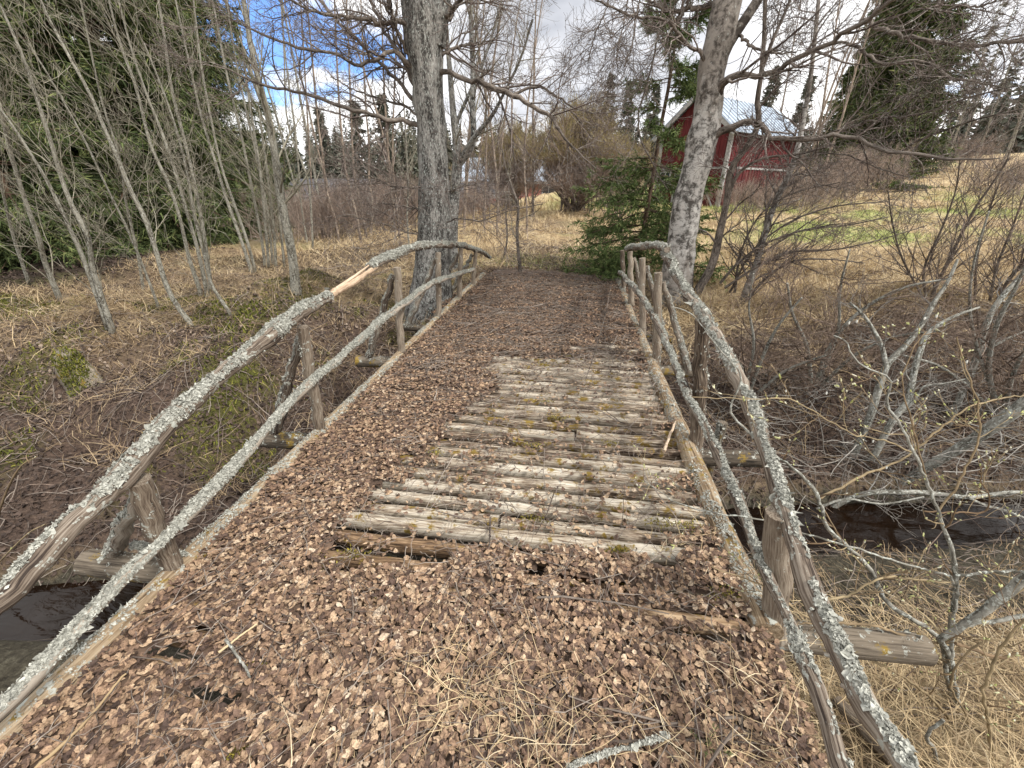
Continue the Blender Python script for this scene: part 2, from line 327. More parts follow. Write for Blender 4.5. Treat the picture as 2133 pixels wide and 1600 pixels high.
# ------------------------------------------------------------------ ground sheet
def axis(a, b, step, far, grow=1.12):
    c = list(np.arange(a, b, step)); s = step; p = c[-1]
    while p < far: s *= grow; p += s; c.append(p)
    s = step; p = c[0]; pre = []
    while p > -far: s *= grow; p -= s; pre.append(p)
    return np.array(pre[::-1]+c)
def make_ground():
    xs = axis(-11, 11, .09, 600); ys = axis(-1.5, 15, .09, 700)
    X, Y = np.meshgrid(xs, ys); Z = ground_z(X, Y); far = np.hypot(X, Y); Z = np.where(far > 150, np.minimum(Z, 3.5), Z)
    nx, ny = len(xs), len(ys); idx = np.arange(nx*ny).reshape(ny, nx)
    q = np.stack([idx[:-1, :-1], idx[:-1, 1:], idx[1:, 1:], idx[1:, :-1]], -1).reshape(-1, 4)
    a = Acc(); a.add(np.stack([X, Y, Z], -1), [q])
    m, nt, b = newmat('meadow_and_bank_soil', .95)
    pos = nt.nodes.new('ShaderNodeNewGeometry').outputs['Position']
    n1 = noise(nt, pos, 5., 8, .72); n2 = noise(nt, pos, .45, 4, .6); n3 = noise(nt, pos, 26, 5, .75); n4 = noise(nt, pos, 1.6, 5, .65, (1., .35, 1))
    straw = ramp(nt, math_(nt, 'ADD', math_(nt, 'MULTIPLY', n1, .55), math_(nt, 'MULTIPLY', n4, .45)), [(.32, (.17, .115, .065)), (.44, (.37, .27, .155)), (.56, (.54, .425, .25)), (.72, (.63, .53, .35))])
    c = mix(nt, ramp(nt, n2, [(.45, 0), (.62, .5)]), straw, (.27, .18, .10))
    lit = ramp(nt, n3, [(.3, (.035, .024, .019)), (.5, (.10, .068, .052)), (.7, (.19, .135, .10))])
    c = mix(nt, attr(nt, 'w_litter').outputs['Fac'], c, lit)
    c = mix(nt, attr(nt, 'w_needles').outputs['Fac'], c, ramp(nt, n3, [(.3, (.018, .013, .009)), (.7, (.06, .042, .028))]))  # needle duff, colour darkened to stand in for shade under the spruce boughs
    c = mix(nt, attr(nt, 'w_green').outputs['Fac'], c, ramp(nt, math_(nt, 'ADD', math_(nt, 'MULTIPLY', n1, .5), math_(nt, 'MULTIPLY', n4, .5)), [(.36, (.20, .23, .065)), (.5, (.34, .36, .12)), (.64, (.42, .42, .18))]))
    c = mix(nt, attr(nt, 'w_moss').outputs['Fac'], c, ramp(nt, n3, [(.3, (.045, .05, .012)), (.7, (.13, .135, .025))]))
    c = mix(nt, attr(nt, 'w_mud').outputs['Fac'], c, ramp(nt, n3, [(.3, (.025, .02, .014)), (.55, (.085, .075, .053)), (.75, (.18, .165, .12))]))
    nt.links.new(c, b.inputs['Base Color'])
    bump(nt, b, math_(nt, 'ADD', n3, math_(nt, 'MULTIPLY', n1, 2.)), .9, .05)
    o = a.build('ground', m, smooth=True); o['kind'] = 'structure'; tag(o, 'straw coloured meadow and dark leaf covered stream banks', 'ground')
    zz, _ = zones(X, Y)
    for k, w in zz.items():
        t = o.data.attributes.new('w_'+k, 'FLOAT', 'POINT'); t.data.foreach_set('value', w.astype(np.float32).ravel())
    # water
    xs = np.linspace(-14, 14, 220); tt = np.linspace(-1.2, 1.2, 30)
    Xw, Tw = np.meshgrid(xs, tt); xc = np.clip(Xw, -9, 4.2); Yw = 2.45+.30*xc+.12*np.sin(xc*1.1)+.05*(Xw-xc)+Tw
    amp = .012*(1+1.6*np.exp(-((Xw-1.9)/.9)**2))
    Zw = WATER+amp*(fbm(Xw*4, Yw*9, 71)-.5)*2
    idx = np.arange(Xw.size).reshape(Xw.shape)
    q = np.stack([idx[:-1, :-1], idx[:-1, 1:], idx[1:, 1:], idx[1:, :-1]], -1).reshape(-1, 4)
    a = Acc(); a.add(np.stack([Xw, Yw, Zw], -1), [q])
    m, nt, b = newmat('peaty_brown_water', .08); b.inputs['Specular IOR Level'].default_value = .2
    pos = nt.nodes.new('ShaderNodeNewGeometry').outputs['Position']
    c = ramp(nt, noise(nt, pos, 1.2, 3), [(.3, (.004, .0022, .0012)), (.7, (.011, .0055, .0028))]); nt.links.new(c, b.inputs['Base Color'])
    bump(nt, b, noise(nt, pos, 9, 3, .5, (.6, 1.4, 1), 1.), .25, .012)
    o = a.build('water', m, smooth=True); o['kind'] = 'structure'; tag(o, 'narrow peaty brown stream under the footbridge', 'water')
make_ground()

# ------------------------------------------------------------------ tree helpers
def jitter_line(P, amp):
    P = np.asarray(P, float).copy(); P[1:-1] += rng.normal(0, amp, P[1:-1].shape); return P
def smooth_line(P, W, n):
    P = np.asarray(P, float); W = np.asarray(W, float); L = np.concatenate([[0], np.cumsum(np.linalg.norm(P[1:]-P[:-1], axis=1))])
    k = len(P); m = np.zeros_like(P); m[1:-1] = (P[2:]-P[:-2])/(L[2:]-L[:-2])[:, None]; m[0] = (P[1]-P[0])/(L[1]-L[0]); m[-1] = (P[-1]-P[-2])/(L[-1]-L[-2])
    t = np.linspace(0, L[-1], n); i = np.clip(np.searchsorted(L, t, 'right')-1, 0, k-2); h = (L[i+1]-L[i]); u = (t-L[i])/h
    a = (2*u**3-3*u**2+1)[:, None]; b = (u**3-2*u**2+u)[:, None]*h[:, None]; c = (-2*u**3+3*u**2)[:, None]; d = (u**3-u**2)[:, None]*h[:, None]
    return a*P[i]+b*m[i]+c*P[i+1]+d*m[i+1], np.interp(t, L, W)
WS = 1.
def trace(px, Y, n=None, drift=0., rmin=.0025):
    """pixel polyline (x, y, width) on the plane y=Y drifting in depth -> 3-D points and radii"""
    P = []; R = []; Y1 = Y
    for i, (x, y, w) in enumerate(px):
        p = on_y(x, y, Y1+drift*i/(max(len(px)-1, 1))); P.append(p); R.append(max(rmin, WS*w/2*depth(p)/F))
    return smooth_line(P, R, n or 4*len(px))
def even(P, R, k):
    P2, R2 = smooth_line(P, R, k); return P2[None], R2[None]
def sprout(P, R, m, L, ang=(.5, 1.0), t=(.2, 1.), k=6, wob=.12, trop=(0, 0, .05), rr=.5, rmin=.0015, tip=.25, taperL=.5, flat=None, planar=0.):
    n, kp, _ = P.shape
    if n == 0 or m == 0: return np.zeros((0, k, 3)), np.zeros((0, k))
    N = n*m; pi = np.repeat(np.arange(n), m); tt = rng.uniform(t[0], t[1], N)
    f = tt*(kp-1); i = np.minimum(f.astype(int), kp-2); u = (f-i)[:, None]
    pos = P[pi, i]*(1-u)+P[pi, i+1]*u; tan = P[pi, i+1]-P[pi, i]; tan /= np.linalg.norm(tan, axis=1, keepdims=True)+1e-9
    pr = R[pi, i]*(1-u[:, 0])+R[pi, i+1]*u[:, 0]
    rv = rng.normal(size=(N, 3)); rv[:, 2] *= (1-planar)
    rv -= (rv*tan).sum(1, keepdims=True)*tan; rv /= np.linalg.norm(rv, axis=1, keepdims=True)+1e-9
    a = rng.uniform(ang[0], ang[1], N)[:, None]; d = np.cos(a)*tan+np.sin(a)*rv
    Lk = (L*rng.uniform(.45, 1.1, N)*(1-taperL*tt)) if np.isscalar(L) else L[pi]*rng.uniform(.45, 1.1, N)*(1-taperL*tt)
    Q = np.empty((N, k, 3)); Q[:, 0] = pos; tr = V(*trop)
    for j in range(1, k):
        d = d+rng.normal(0, wob, (N, 3))+tr; d /= np.linalg.norm(d, axis=1, keepdims=True)
        Q[:, j] = Q[:, j-1]+d*(Lk/(k-1))[:, None]
    r0 = np.maximum(np.minimum(pr*rr, Lk*.02+.002), rmin)
    return Q, np.maximum(r0[:, None]*np.linspace(1, tip, k)[None], rmin*.8)
def floor_z(P, off=.02):
    P[..., 2] = np.maximum(P[..., 2], ground_z(P[..., 0], P[..., 1])+off); return P
def ribbon_needles(acc, P, m, L, w, t=(.0, 1.), droop=-.25, ang=(.5, 1.1), k=3, wvar=.5):
    Q, _ = sprout(P, np.full(P.shape[:2], .01), m, L, ang, t, k, .12, (0, 0, droop), planar=.35, taperL=.35)
    n = len(Q); wd = rng.normal(size=(n, 3)); d = Q[:, -1]-Q[:, 0]; wd = np.cross(wd, d); wd /= np.linalg.norm(wd, axis=1, keepdims=True)+1e-9
    W = w*rng.uniform(1-wvar, 1+wvar, n)[:, None]*np.linspace(1, .25, k)[None]
    acc.ribbons(Q, wd, W); return Q
def spruce(name, label, base, h, rmax, nb, twigs, tl, tw, mat, bark, zlow=.05, group=None, r0=None, droop=-.09, tipup=.0, cat='spruce', power=.85, lean=(0, 0), fpow=1., sub=2):
    base = np.array(base, float); t = thing(name, label, cat, base, group)
    r0 = r0 or h*.011
    k = 12; zz = np.linspace(0, 1, k); P = base+np.stack([lean[0]*zz+rng.normal(0, .01*h*.3, k)*zz, lean[1]*zz, zz*h], -1); P[0, 2] -= .15
    a = Acc(); a.tubes(P, r0*(1-zz*.93)+.004, 8, .08)
    f = np.sort(zlow+(.985-zlow)*rng.uniform(0, 1, nb)**fpow); az = rng.uniform(0, 2*math.pi, nb)
    Lb = rmax*(1-f)**power*rng.uniform(.65, 1.12, nb)+.08
    st = np.stack([np.interp(f, zz, P[:, i]) for i in range(3)], -1)
    kb = 7; Q = np.empty((nb, kb, 3)); Q[:, 0] = st; el = .35*f-.12+rng.normal(0, .12, nb); d = np.stack([np.cos(az)*np.cos(el), np.sin(az)*np.cos(el), np.sin(el)], -1)
    for j in range(1, kb):
        d = d+rng.normal(0, .07, (nb, 3))+V(0, 0, droop if j < kb*.65 else tipup); d /= np.linalg.norm(d, axis=1, keepdims=True)
        Q[:, j] = Q[:, j-1]+d*(Lb/(kb-1))[:, None]
    a.tubes(Q, np.maximum(Lb*.012, .004)[:, None]*np.linspace(1, .25, kb)[None], 4, cap=False)
    a.build('trunk', bark, t, True)
    a = Acc()
    sec, _ = sprout(Q, np.full((nb, kb), .01), twigs, Lb*.42+.12, (.5, 1.05), (.12, 1.), 5, .1, (0, 0, droop*.9), planar=.55, taperL=.55)
    ribbon_needles(a, sec, tl[0], tl[1], tw, (0, 1), -.18)
    ribbon_needles(a, Q, tl[0]*2, tl[1], tw, (.15, 1), -.12)
    n = len(sec); wd = np.cross(sec[:, -1]-sec[:, 0], V(0, 0, 1)+rng.normal(0, .3, (n, 3))); wd /= np.linalg.norm(wd, axis=1, keepdims=True)+1e-9
    a.ribbons(sec, wd, np.full((n, 5), tw*.7)*np.linspace(1, .3, 5)[None])
    a.build('crown', mat, t); return t
def stems_tree(name, label, cat, lines, bark, twig, levels, group=None, sides=8, rough=.06, root=None, trunkname='trunk'):
    """lines: list of (P, R); every line a trunk mesh; levels: list of dicts for sprout"""
    base = np.array(root if root is not None else lines[0][0][0], float)
    t = thing(name, label, cat, base, group)
    for P, R in lines:
        a = Acc(); a.tubes(P, R, sides, rough); a.build(trunkname, bark, t, True)
    crown = Acc(); PP = np.concatenate([even(P, R, 14)[0] for P, R in lines]); RR = np.concatenate([even(P, R, 14)[1] for P, R in lines])
    for lv in levels:
        lv = dict(lv); PP, RR = sprout(PP, RR, **lv); floor_z(PP)
        crown.tubes(PP, RR, 4 if RR.max() > .008 else 3, 0., cap=False)
    if crown.n: crown.build('crown', twig, t, True)
    return t

# ------------------------------------------------------------------ footbridge
XL, XR, Y0, Y1 = -1.70, .86, -.55, 8.25
BR = thing('footbridge', 'weathered log footbridge with arched lichen covered pole railings over the brook', 'footbridge', (-.42, 3.9, -.1))
def line3(p, q, n): t = np.linspace(0, 1, n)[:, None]; return V(*p)*(1-t)+V(*q)*t
PLANK_TOP = {}
ys = np.arange(Y0, Y1, .114)
split = {19: -.30, 27: .1, 8: -.6, 33: -.2, 14: .35}
for i, y in enumerate(ys):
    r = .0335*rng.uniform(.88, 1.14); z0 = -.041+rng.normal(0, .003); y += rng.normal(0, .003); skew = rng.normal(0, .006)
    segs = [(XL+.06, XR-.05)] if i not in split else [(XL+.06, split[i]-.008), (split[i]+.008, XR-.05)]
    for (xa, xb) in segs:
        n = max(8, int((xb-xa)*16)); P = line3((xa, y-skew, z0), (xb, y+skew, z0+rng.normal(0, .006)), n)
        P[:, 1] += np.cumsum(rng.normal(0, .0009, n)); P[:, 2] += np.cumsum(rng.normal(0, .0012, n))
        a = Acc(); a.tubes(P, r*(1+.04*np.cumsum(rng.normal(0, .35, n))/np.sqrt(n)), 20, .055, rnd=rng.uniform(0, 1), sq=.75, flat=1.2); a.build('plank', M['deck_wood' if y > 1.42 else 'rotten_wood'], BR, True)
for x, r, z in ((-1.1, .09, -.20), (-.42, .09, -.2), (.3, .09, -.2)):
    a = Acc(); P = line3((x, Y0, z), (x, Y1, z), 30); P[:, 0] += rng.normal(0, .01, 30); a.tubes(P, np.full(30, r), 10, .04); a.build('stringer', M['beam_wood'], BR, True)
def lichen_on(P, R, parent, dens, seed, top=.4, size=.010, tmask=None):
    P, R = smooth_line(P, R, 200); L = np.linalg.norm(P[1:]-P[:-1], axis=1).sum(); n = int(dens*L*2.0)
    t = rng.uniform(0, 199, n); i = np.minimum(t.astype(int), 198); u = (t-i)[:, None]
    pos = P[i]*(1-u)+P[i+1]*u; tan = P[i+1]-P[i]; tan /= np.linalg.norm(tan, axis=1, keepdims=True)
    A = np.cross(tan, V(0, 0, 1)); A /= np.linalg.norm(A, axis=1, keepdims=True)+1e-9; Bv = np.cross(A, tan)
    ph = rng.normal(math.pi/2, .95, n); nr = np.cos(ph)[:, None]*A+np.sin(ph)[:, None]*Bv
    s = t/199*L
    cl = .75*fbm(s*5.5, ph*1.1, seed, 3)+.35*fbm(s*24, ph*4, seed+3, 2)+.18*(np.sin(ph)-.6)-.125; 
    keep = cl > -.035+(top if tmask is None else top+tmask(t/199))
    pos = pos+nr*(R[i][:, None]*.99); pos = pos[keep]; nr = nr[keep]; n = len(pos)
    a = Acc(); a.leaves(pos+nr*rng.uniform(0, .006, (n, 1))*np.clip((cl[keep]-top)*8, .2, 1.5)[:, None], rng.lognormal(-.1, .45, n)*size*.95, .5, nr, .8)
    o = a.build('lichen', M['lichen'], parent); o['kind'] = 'stuff'; return o
for x, s in ((XL, 1), (XR, 2)):
    a = Acc(); n = 60; P = line3((x, Y0-.2 if x < 0 else 1.15, -.005), (x+(-.04 if x < 0 else 0), Y1-.1, .005), n); P[:, 0] += np.cumsum(rng.normal(0, .002, n)); P[:, 2] += np.cumsum(rng.normal(0, .001, n))
    a.tubes(P, np.full(n, .062), 12, .05); o = a.build('curb_log', M['curb_wood'], BR, True); lichen_on(P, np.full(n, .062), o, 1700, 90+s, .52, .009)
XLr, XRr = -1.66, .79
def railtrace(px, X): 
    P = np.array([on_x(x, y, X) for x, y, w in px]); R = np.array([w*.36*depth(p)/F for p, (x, y, w) in zip(P, px)]); return P, R
L_ = lambda P: np.linalg.norm(P[1:]-P[:-1], axis=1).sum()
def rail(name, px, X, dens, seed, mat='rail_wood', top=.42, wob=.008, size=.010, tmask=None, curve=0):
    P, R = railtrace(px, X); P, R = smooth_line(P, R, 80); P[1:-1] += rng.normal(0, wob*.25, P[1:-1].shape); q_ = np.linspace(0, 1, 80)*L_(P)
    P[:, 0] += .010*np.sin(q_*2.1+seed)+.005*np.sin(q_*5.3+seed*2); P[:, 2] += .004*np.sin(q_*4.1+seed*3)+.003*np.sin(q_*13+seed); R = R*(1+.10*np.sin(q_*7+seed)+.08*np.sin(q_*19+seed*5)+.10*(vnoise(q_*6, q_*0, seed)-.5))
    a = Acc(); a.tubes(P, R, 16, .075)
    for _ in range(int(L_(P)*1.6)):
        i = rng.integers(4, 76); d = rng.normal(size=3); d = d/np.linalg.norm(d); a.tubes(np.array([P[i], P[i]+d*R[i]*rng.uniform(1.1, 1.7)]), np.array([R[i]*.3, R[i]*.16]), 7, .1)
    o = a.build(name, M[mat], BR, True)
    if dens: lichen_on(P, R, o, dens, seed, top, size, tmask)
    return o
rail('handrail', [(-120, 1345, 78), (0, 1252, 74), (130, 1113, 64), (275, 973, 60), (400, 842, 52), (520, 737, 46), (620, 652, 40), (684, 616, 34)], XLr, 9500, 3, tmask=lambda t: .13*(t < .32)+.05*np.sin(t*40))
rail('handrail', [(772, 560, 26), (800, 541, 24), (860, 516, 20), (940, 510, 17), (985, 518, 13), (1022, 537, 7)], XLr, 9000, 5, top=.36)
o = rail('splintered_end', [(676, 626, 20), (700, 608, 19), (740, 585, 17), (772, 563, 15), (792, 547, 7)], XLr, 0, 6, 'raw_wood')
o['label'] = 'pale freshly broken length of the handrail'
P, R = railtrace([(700, 602, 9), (735, 578, 8), (768, 553, 4)], XLr); P, R = smooth_line(P, R, 14)
a = Acc(); a.tubes(P, R, 7, .2); a.build('splinter', M['raw_wood'], BR, True)
rail('lower_rail', [(-140, 1600, 52), (0, 1478, 46), (130, 1335, 40), (270, 1190, 36), (380, 1080, 31), (480, 980, 27), (650, 800, 22), (830, 640, 18), (900, 592, 15), (985, 562, 9)], XLr+.03, 7500, 7, top=.40, size=.009)
rail('handrail', [(1960, 1690, 74), (1900, 1600, 72), (1800, 1445, 64), (1690, 1210, 56), (1620, 1030, 47), (1560, 850, 40), (1500, 720, 34), (1430, 604, 28), (1385, 527, 24)], XRr, 5600, 11, tmask=lambda t: .10*(t < .55)+.06*np.sin(t*50))
rail('handrail', [(1392, 519, 20), (1375, 514, 19), (1350, 513, 18), (1325, 515, 16), (1306, 519, 13)], XRr-.02, 6000, 12, top=.40)
rail('lower_rail', [(1775, 1680, 52), (1743, 1600, 50), (1690, 1425, 42), (1640, 1300, 36), (1590, 1190, 33), (1540, 1050, 29), (1480, 920, 26), (1440, 830, 23), (1390, 720, 19), (1330, 610, 15), (1290, 568, 10)], XRr, 5200, 13, top=.46, size=.009, tmask=lambda t: .08*(t < .3))
def post(xb, yb, zb, xt, zt, r, seed, dens=0, dx=0):
    n = 14; P = line3((xb, yb, zb), (xt, yb+rng.normal(0, .02), zt), n); P[1:-1] += rng.normal(0, .004, (n-2, 3))
    a = Acc(); a.tubes(P, np.linspace(r*1.05, r*.92, n), 12, .09); o = a.build('post', M['post_wood'], BR, True)
    if dens: lichen_on(P, np.full(n, r), o, dens, seed, .55, .009)
    return o
LP = [(1.06, .58), (2.26, .84), (3.77, .94), (5.07, .90), (6.11, .82), (7.05, .67)]
RP = [(1.21, .66, .055), (2.47, .92, .055), (3.96, .92, .05), (4.95, .90, .05), (6.07, .82, .05), (7.1, .7, .045)]
for i, (y, z) in enumerate(LP): post(-1.74, y, -.06, XLr, z-.03,   .037 if i else .041, 20+i, 900 if i < 2 else 0)
for i, (y, z, r) in enumerate(RP): post(.94-.02*(i > 1), y, -.10, XRr-(.02 if i == 0 else 0), z-(.085 if i == 0 else .03), r*.82, 30+i, 700 if i in (1, 2) else 0)
for i, (y, z) in enumerate(LP):
    r = .062 if i < 3 else .05; xe = [-2.36, -2.30, -2.28, -2.3, -2.3, -2.25][i]; xr = [1.55, 1.42, 1.35, 1.3, 1.25, 1.2][i]
    yy = y+[.10, .05, .08, 0, 0, 0][i]; n = 26
    P = line3((xe, yy-.03, -.115-r*.2), (xr, [1.2, 2.5, 4., 5., 6.1, 7.1][i]+.06, -.115-r*.2), n); P[:, 2] += rng.normal(0, .003, n)
    a = Acc(); a.tubes(P, np.full(n, r), 12, .06); o = a.build('cross_beam', M['beam_wood'], BR, True); lichen_on(P, np.full(n, r), o, 500, 50+i, .55, .009)
    n = 16; P = line3((xe+.12, yy, -.1), (XLr-.06, y+.02, z-.12), n); P[1:-1] += rng.normal(0, .008, (n-2, 3))
    a = Acc(); a.tubes(P, np.linspace(.038, .026, n), 9, .1); o = a.build('brace', M['rail_wood'], BR, True); lichen_on(P, np.linspace(.038, .026, n), o, 2600, 60+i, .42, .009)
    if i in (2, 3, 4):
        P = line3((xr-.1, RP[i][0]+.06, -.1), (XRr+.06, RP[i][0]+.02, RP[i][1]-.12), n); P[1:-1] += rng.normal(0, .008, (n-2, 3))
        a = Acc(); a.tubes(P, np.linspace(.034, .024, n), 9, .1); o = a.build('brace', M['rail_wood'], BR, True); lichen_on(P, np.linspace(.034, .024, n), o, 2200, 80+i, .42, .009)
a = Acc(); P = line3((-2.1, 1.18, -.02), (-1.70, 1.10, .06), 12); a.tubes(P, np.linspace(.010, .006, 12), 7, .2); o = a.build('side_twig', M['rail_wood'], BR, True); lichen_on(P, np.full(12, .010), o, 9000, 99, .1, .009)

# ------------------------------------------------------------------ leaf cover of the deck
def deck_xy(px): return [tuple(on_z(x, y)[:2]) for x, y in px]
def on_z(x, y, z=0.): r = ray(x, y); return CAM+r*(z-EYE)/r[2]
BARE = np.array(deck_xy([(1050, 742), (1350, 742), (1372, 790), (1395, 850), (1440, 960), (1490, 1070), (1535, 1190), (1400, 1172), (1250, 1152), (1100, 1168), (900, 1165), (735, 1150), (745, 1110), (800, 1050), (850, 985), (905, 915), (960, 850), (1010, 790)]))
def poly_dist(x, y, poly):
    n = len(poly); inside = np.zeros(x.shape, bool); d = np.full(x.shape, 1e9)
    for i in range(n):
        (x1, y1), (x2, y2) = poly[i], poly[(i+1) % n]
        c = ((y1 > y) != (y2 > y)) & (x < (x2-x1)*(y-y1)/(y2-y1+1e-12)+x1); inside ^= c
        t = np.clip(((x-x1)*(x2-x1)+(y-y1)*(y2-y1))/((x2-x1)**2+(y2-y1)**2), 0, 1); d = np.minimum(d, np.hypot(x-x1-t*(x2-x1), y-y1-t*(y2-y1)))
    return np.where(inside, -d, d)
HOLES = [(.55, 1.17, .38, .028), (-1.50, .93, .13, .02), (-1.38, .83, .08, .016), (-1.42, .73, .16, .03), (.20, 1.27, .25, .02), (.62, 1.28, .2, .02), (.5, 4.35, .3, .05), (.62, 5.6, .12, .04), (-1.35, 3.4, .2, .03), (.6, 1.09, .2, .02), (-1.3, 2.95, .25, .02), (.75, 3.3, .15, .3), (-1.15, .62, .2, .02)]
def cover(x, y):
    d = poly_dist(x, y, BARE)-.03+(fbm(x*3, y*3, 101)-.5)*.5+(fbm(x*3, np.floor((y-Y0)/.114+.5)*7.3, 102)-.5)*.55+(fbm(x*14, y*14, 103)-.5)*.25
    c = sst(-.10, .12, d+.02)
    for hx, hy, a, b in HOLES: c = c*(1-np.exp(-(((x-hx)/a)**2+((y-hy)/(b*1.4))**2)*1.2)*1.0)
    return c
def scatter(n, x0, x1, y0, y1): return rng.uniform(x0, x1, n), rng.uniform(y0, y1, n)
def mould():
    xs = np.arange(XL+.05, XR-.03, .025); ysq = np.arange(Y0, Y1+.5, .025); X, Y = np.meshgrid(xs, ysq); c = cover(X, Y)
    Z = -.025+.045*c*(.35+.9*fbm(X*6, Y*6, 111))+(fbm(X*22, Y*22, 112)-.5)*.014
    idx = np.arange(X.size).reshape(X.shape); q = np.stack([idx[:-1, :-1], idx[:-1, 1:], idx[1:, 1:], idx[1:, :-1]], -1).reshape(-1, 4)
    cf = (c[:-1, :-1]+c[1:, 1:]).ravel()/2; q = q[cf > .55]
    a = Acc(); a.add(np.stack([X, Y, Z], -1), [q], rnd=vnoise(X.ravel()*9, Y.ravel()*9, 5)); return a
a = mould(); o = a.build('leaf_mould', M['mat'], smooth=True); tag(o, 'dark crumbly leaf mould lying on the bridge deck', 'leaf mould', kind='stuff')
a = Acc()
for (x0, x1, y0, y1, n, sz) in ((XL, XR, Y0+.2, 2.4, 54000, .0275), (XL, XR, 2.4, 5.2, 42000, .0275), (XL-.2, XR+.2, 5.2, 9.2, 36000, .030)):
    x, y = scatter(n, x0, x1, y0, y1); c = cover(x, y); k = rng.uniform(0, 1, n) < np.maximum(c, .10*(y < 5)*sst(.38, .6, fbm(x*4, y*4, 131))+.03); x = x[k]; y = y[k]; c = c[k]
    z = np.where(c > .5, -.012+.05*c*(.35+.9*fbm(x*6, y*6, 111))+rng.uniform(0, .016, len(x)), .002+rng.uniform(0, .010, len(x)))
    z = np.where(y > Y1, ground_z(x, y)+rng.uniform(0, .03, len(x)), z)
    rr = np.clip(rng.uniform(0, 1, len(x))*.9+.12*(fbm(x*1.5, y*1.5, 120)-.5)*2+.06-.12*(y > 4.5), 0, 1)
    a.leaves(np.stack([x, y, z], -1), rng.uniform(.4, 1.4, len(x))*sz, rng.uniform(.05, .42, (len(x), 1)), None, rng.uniform(.05, .6, (len(x), 1)), rr)
o = a.build('leaf_litter', M['leaf']); tag(o, 'tan and brown fallen birch leaves spread over the bridge deck', 'leaf litter', kind='stuff')
# twigs and stalks lying among the leaves
def litter_twigs(n, x0, x1, y0, y1, L, r, zf, acc, wob=.16, k=6):
    x, y = scatter(n, x0, x1, y0, y1); az = rng.uniform(0, 2*math.pi, n); d = np.stack([np.cos(az), np.sin(az), np.zeros(n)], -1)
    Ln = L*rng.uniform(.35, 1.3, n); P = np.empty((n, k, 3)); P[:, 0] = np.stack([x, y, x*0], -1)
    for j in range(1, k):
        d = d+rng.normal(0, wob, (n, 3)); d[:, 2] = 0; d /= np.linalg.norm(d, axis=1, keepdims=True); P[:, j] = P[:, j-1]+d*(Ln/(k-1))[:, None]
    P[..., 2] = zf(P[..., 0], P[..., 1])+np.abs(rng.normal(.008, .012, (n, 1)))+rng.normal(0, .006, (n, k))
    R = r*rng.uniform(.5, 1.6, n)[:, None]*np.linspace(1, .5, k)[None]; acc.tubes(P, R, 4, 0, cap=False)
dz = lambda x, y: np.where(y > Y1, ground_z(x, y), .022)+.012
a = Acc(); litter_twigs(2300, XL+.1, XR-.1, 0, 3.2, .17, .0015, dz, a); litter_twigs(4200, XL+.1, XR-.1, 3.2, 8.9, .24, .0022, dz, a); litter_twigs(90, XL+.2, XR-.2, .2, 6, .45, .004, dz, a, .1)
o = a.build('fallen_twigs', M['debris']); tag(o, 'thin dark fallen twigs scattered over the leaves on the bridge', 'twigs', kind='stuff')
# bigger loose sticks, each a thing of its own
def stick(name, label, pts, r, mat, lich=0, cat='stick', rough=.1):
    P = np.array(pts, float); P, R = smooth_line(P, np.linspace(r, r*.6, len(P)), 20); P += rng.normal(0, r*.18, P.shape)
    t = thing(name, label, cat, P[0]); a = Acc(); a.tubes(P, R, 8, rough); o = a.build('shaft', M[mat], t, True)
    if lich: lichen_on(P, R, o, lich, 7, .42, .007)
    return t
def dk(x, y, z=.05): return on_z(x, y, z)
stick('fallen_stick', 'lichen covered grey stick lying on leaves at the bottom edge', [dk(1180, 1600), dk(1260, 1572), dk(1330, 1552), dk(1395, 1532)], .0085, 'grey_stem', 1800)
stick('wood_splinter', 'pale wood splinter lying on the planks beside the right curb log', [dk(1383, 940, .03), dk(1396, 905, .03), dk(1409, 876, .04)], .011, 'raw_wood')
stick('dry_stalk', 'long pale dry stalk lying across leaves in the lower left corner', [dk(75, 1600, .05), dk(160, 1522), dk(262, 1402, .06)], .006, 'straw')
stick('dead_twig', 'thin forked looking dark twig standing on the leaves right of centre', [dk(1215, 805, .03), on_y(1240, 730, 3.45), on_y(1262, 650, 3.5), on_y(1275, 585, 3.52)], .004, 'dark_stem')
stick('curved_twig', 'curved grey twig with lichen lying on leaves near the left curb', [dk(470, 1332, .06), dk(497, 1370, .07), dk(516, 1400, .07), dk(520, 1412, .07)], .005, 'grey_stem')
stick('pale_stick', 'straight pale stick lying on leaves near the left curb log', [dk(455, 1360, .06), dk(500, 1325, .06), dk(535, 1300, .06)], .0045, 'straw')
a = Acc()
for px in ((1140, 762), (1180, 742), (1110, 928), (1270, 925), (905, 945), (1290, 1150), (1165, 872), (860, 1245), (650, 1172), (735, 1155), (850, 1240), (1475, 1165), (1525, 1240), (1532, 1262), (510, 1570), (545, 1390), (760, 856), (1140, 838), (1115, 1082), (1380, 1092), (1440, 1100)):
    c = dk(*px, .005); n = 90; r = rng.uniform(.025, .06); p = c+np.stack([rng.normal(0, r, n), rng.normal(0, r*.5, n), np.abs(rng.normal(0, .006, n))], -1)
    a.blades(p, rng.uniform(.008, .018, n), np.full(n, .004), .7, .5, 3)
o = a.build('moss', mat_rand('ochre_moss', [(0, (.09, .075, .015)), (.6, (.22, .18, .03)), (1, (.36, .30, .06))], 30, .4)); tag(o, 'small yellow green moss cushions on the bridge planks', 'moss', kind='stuff')

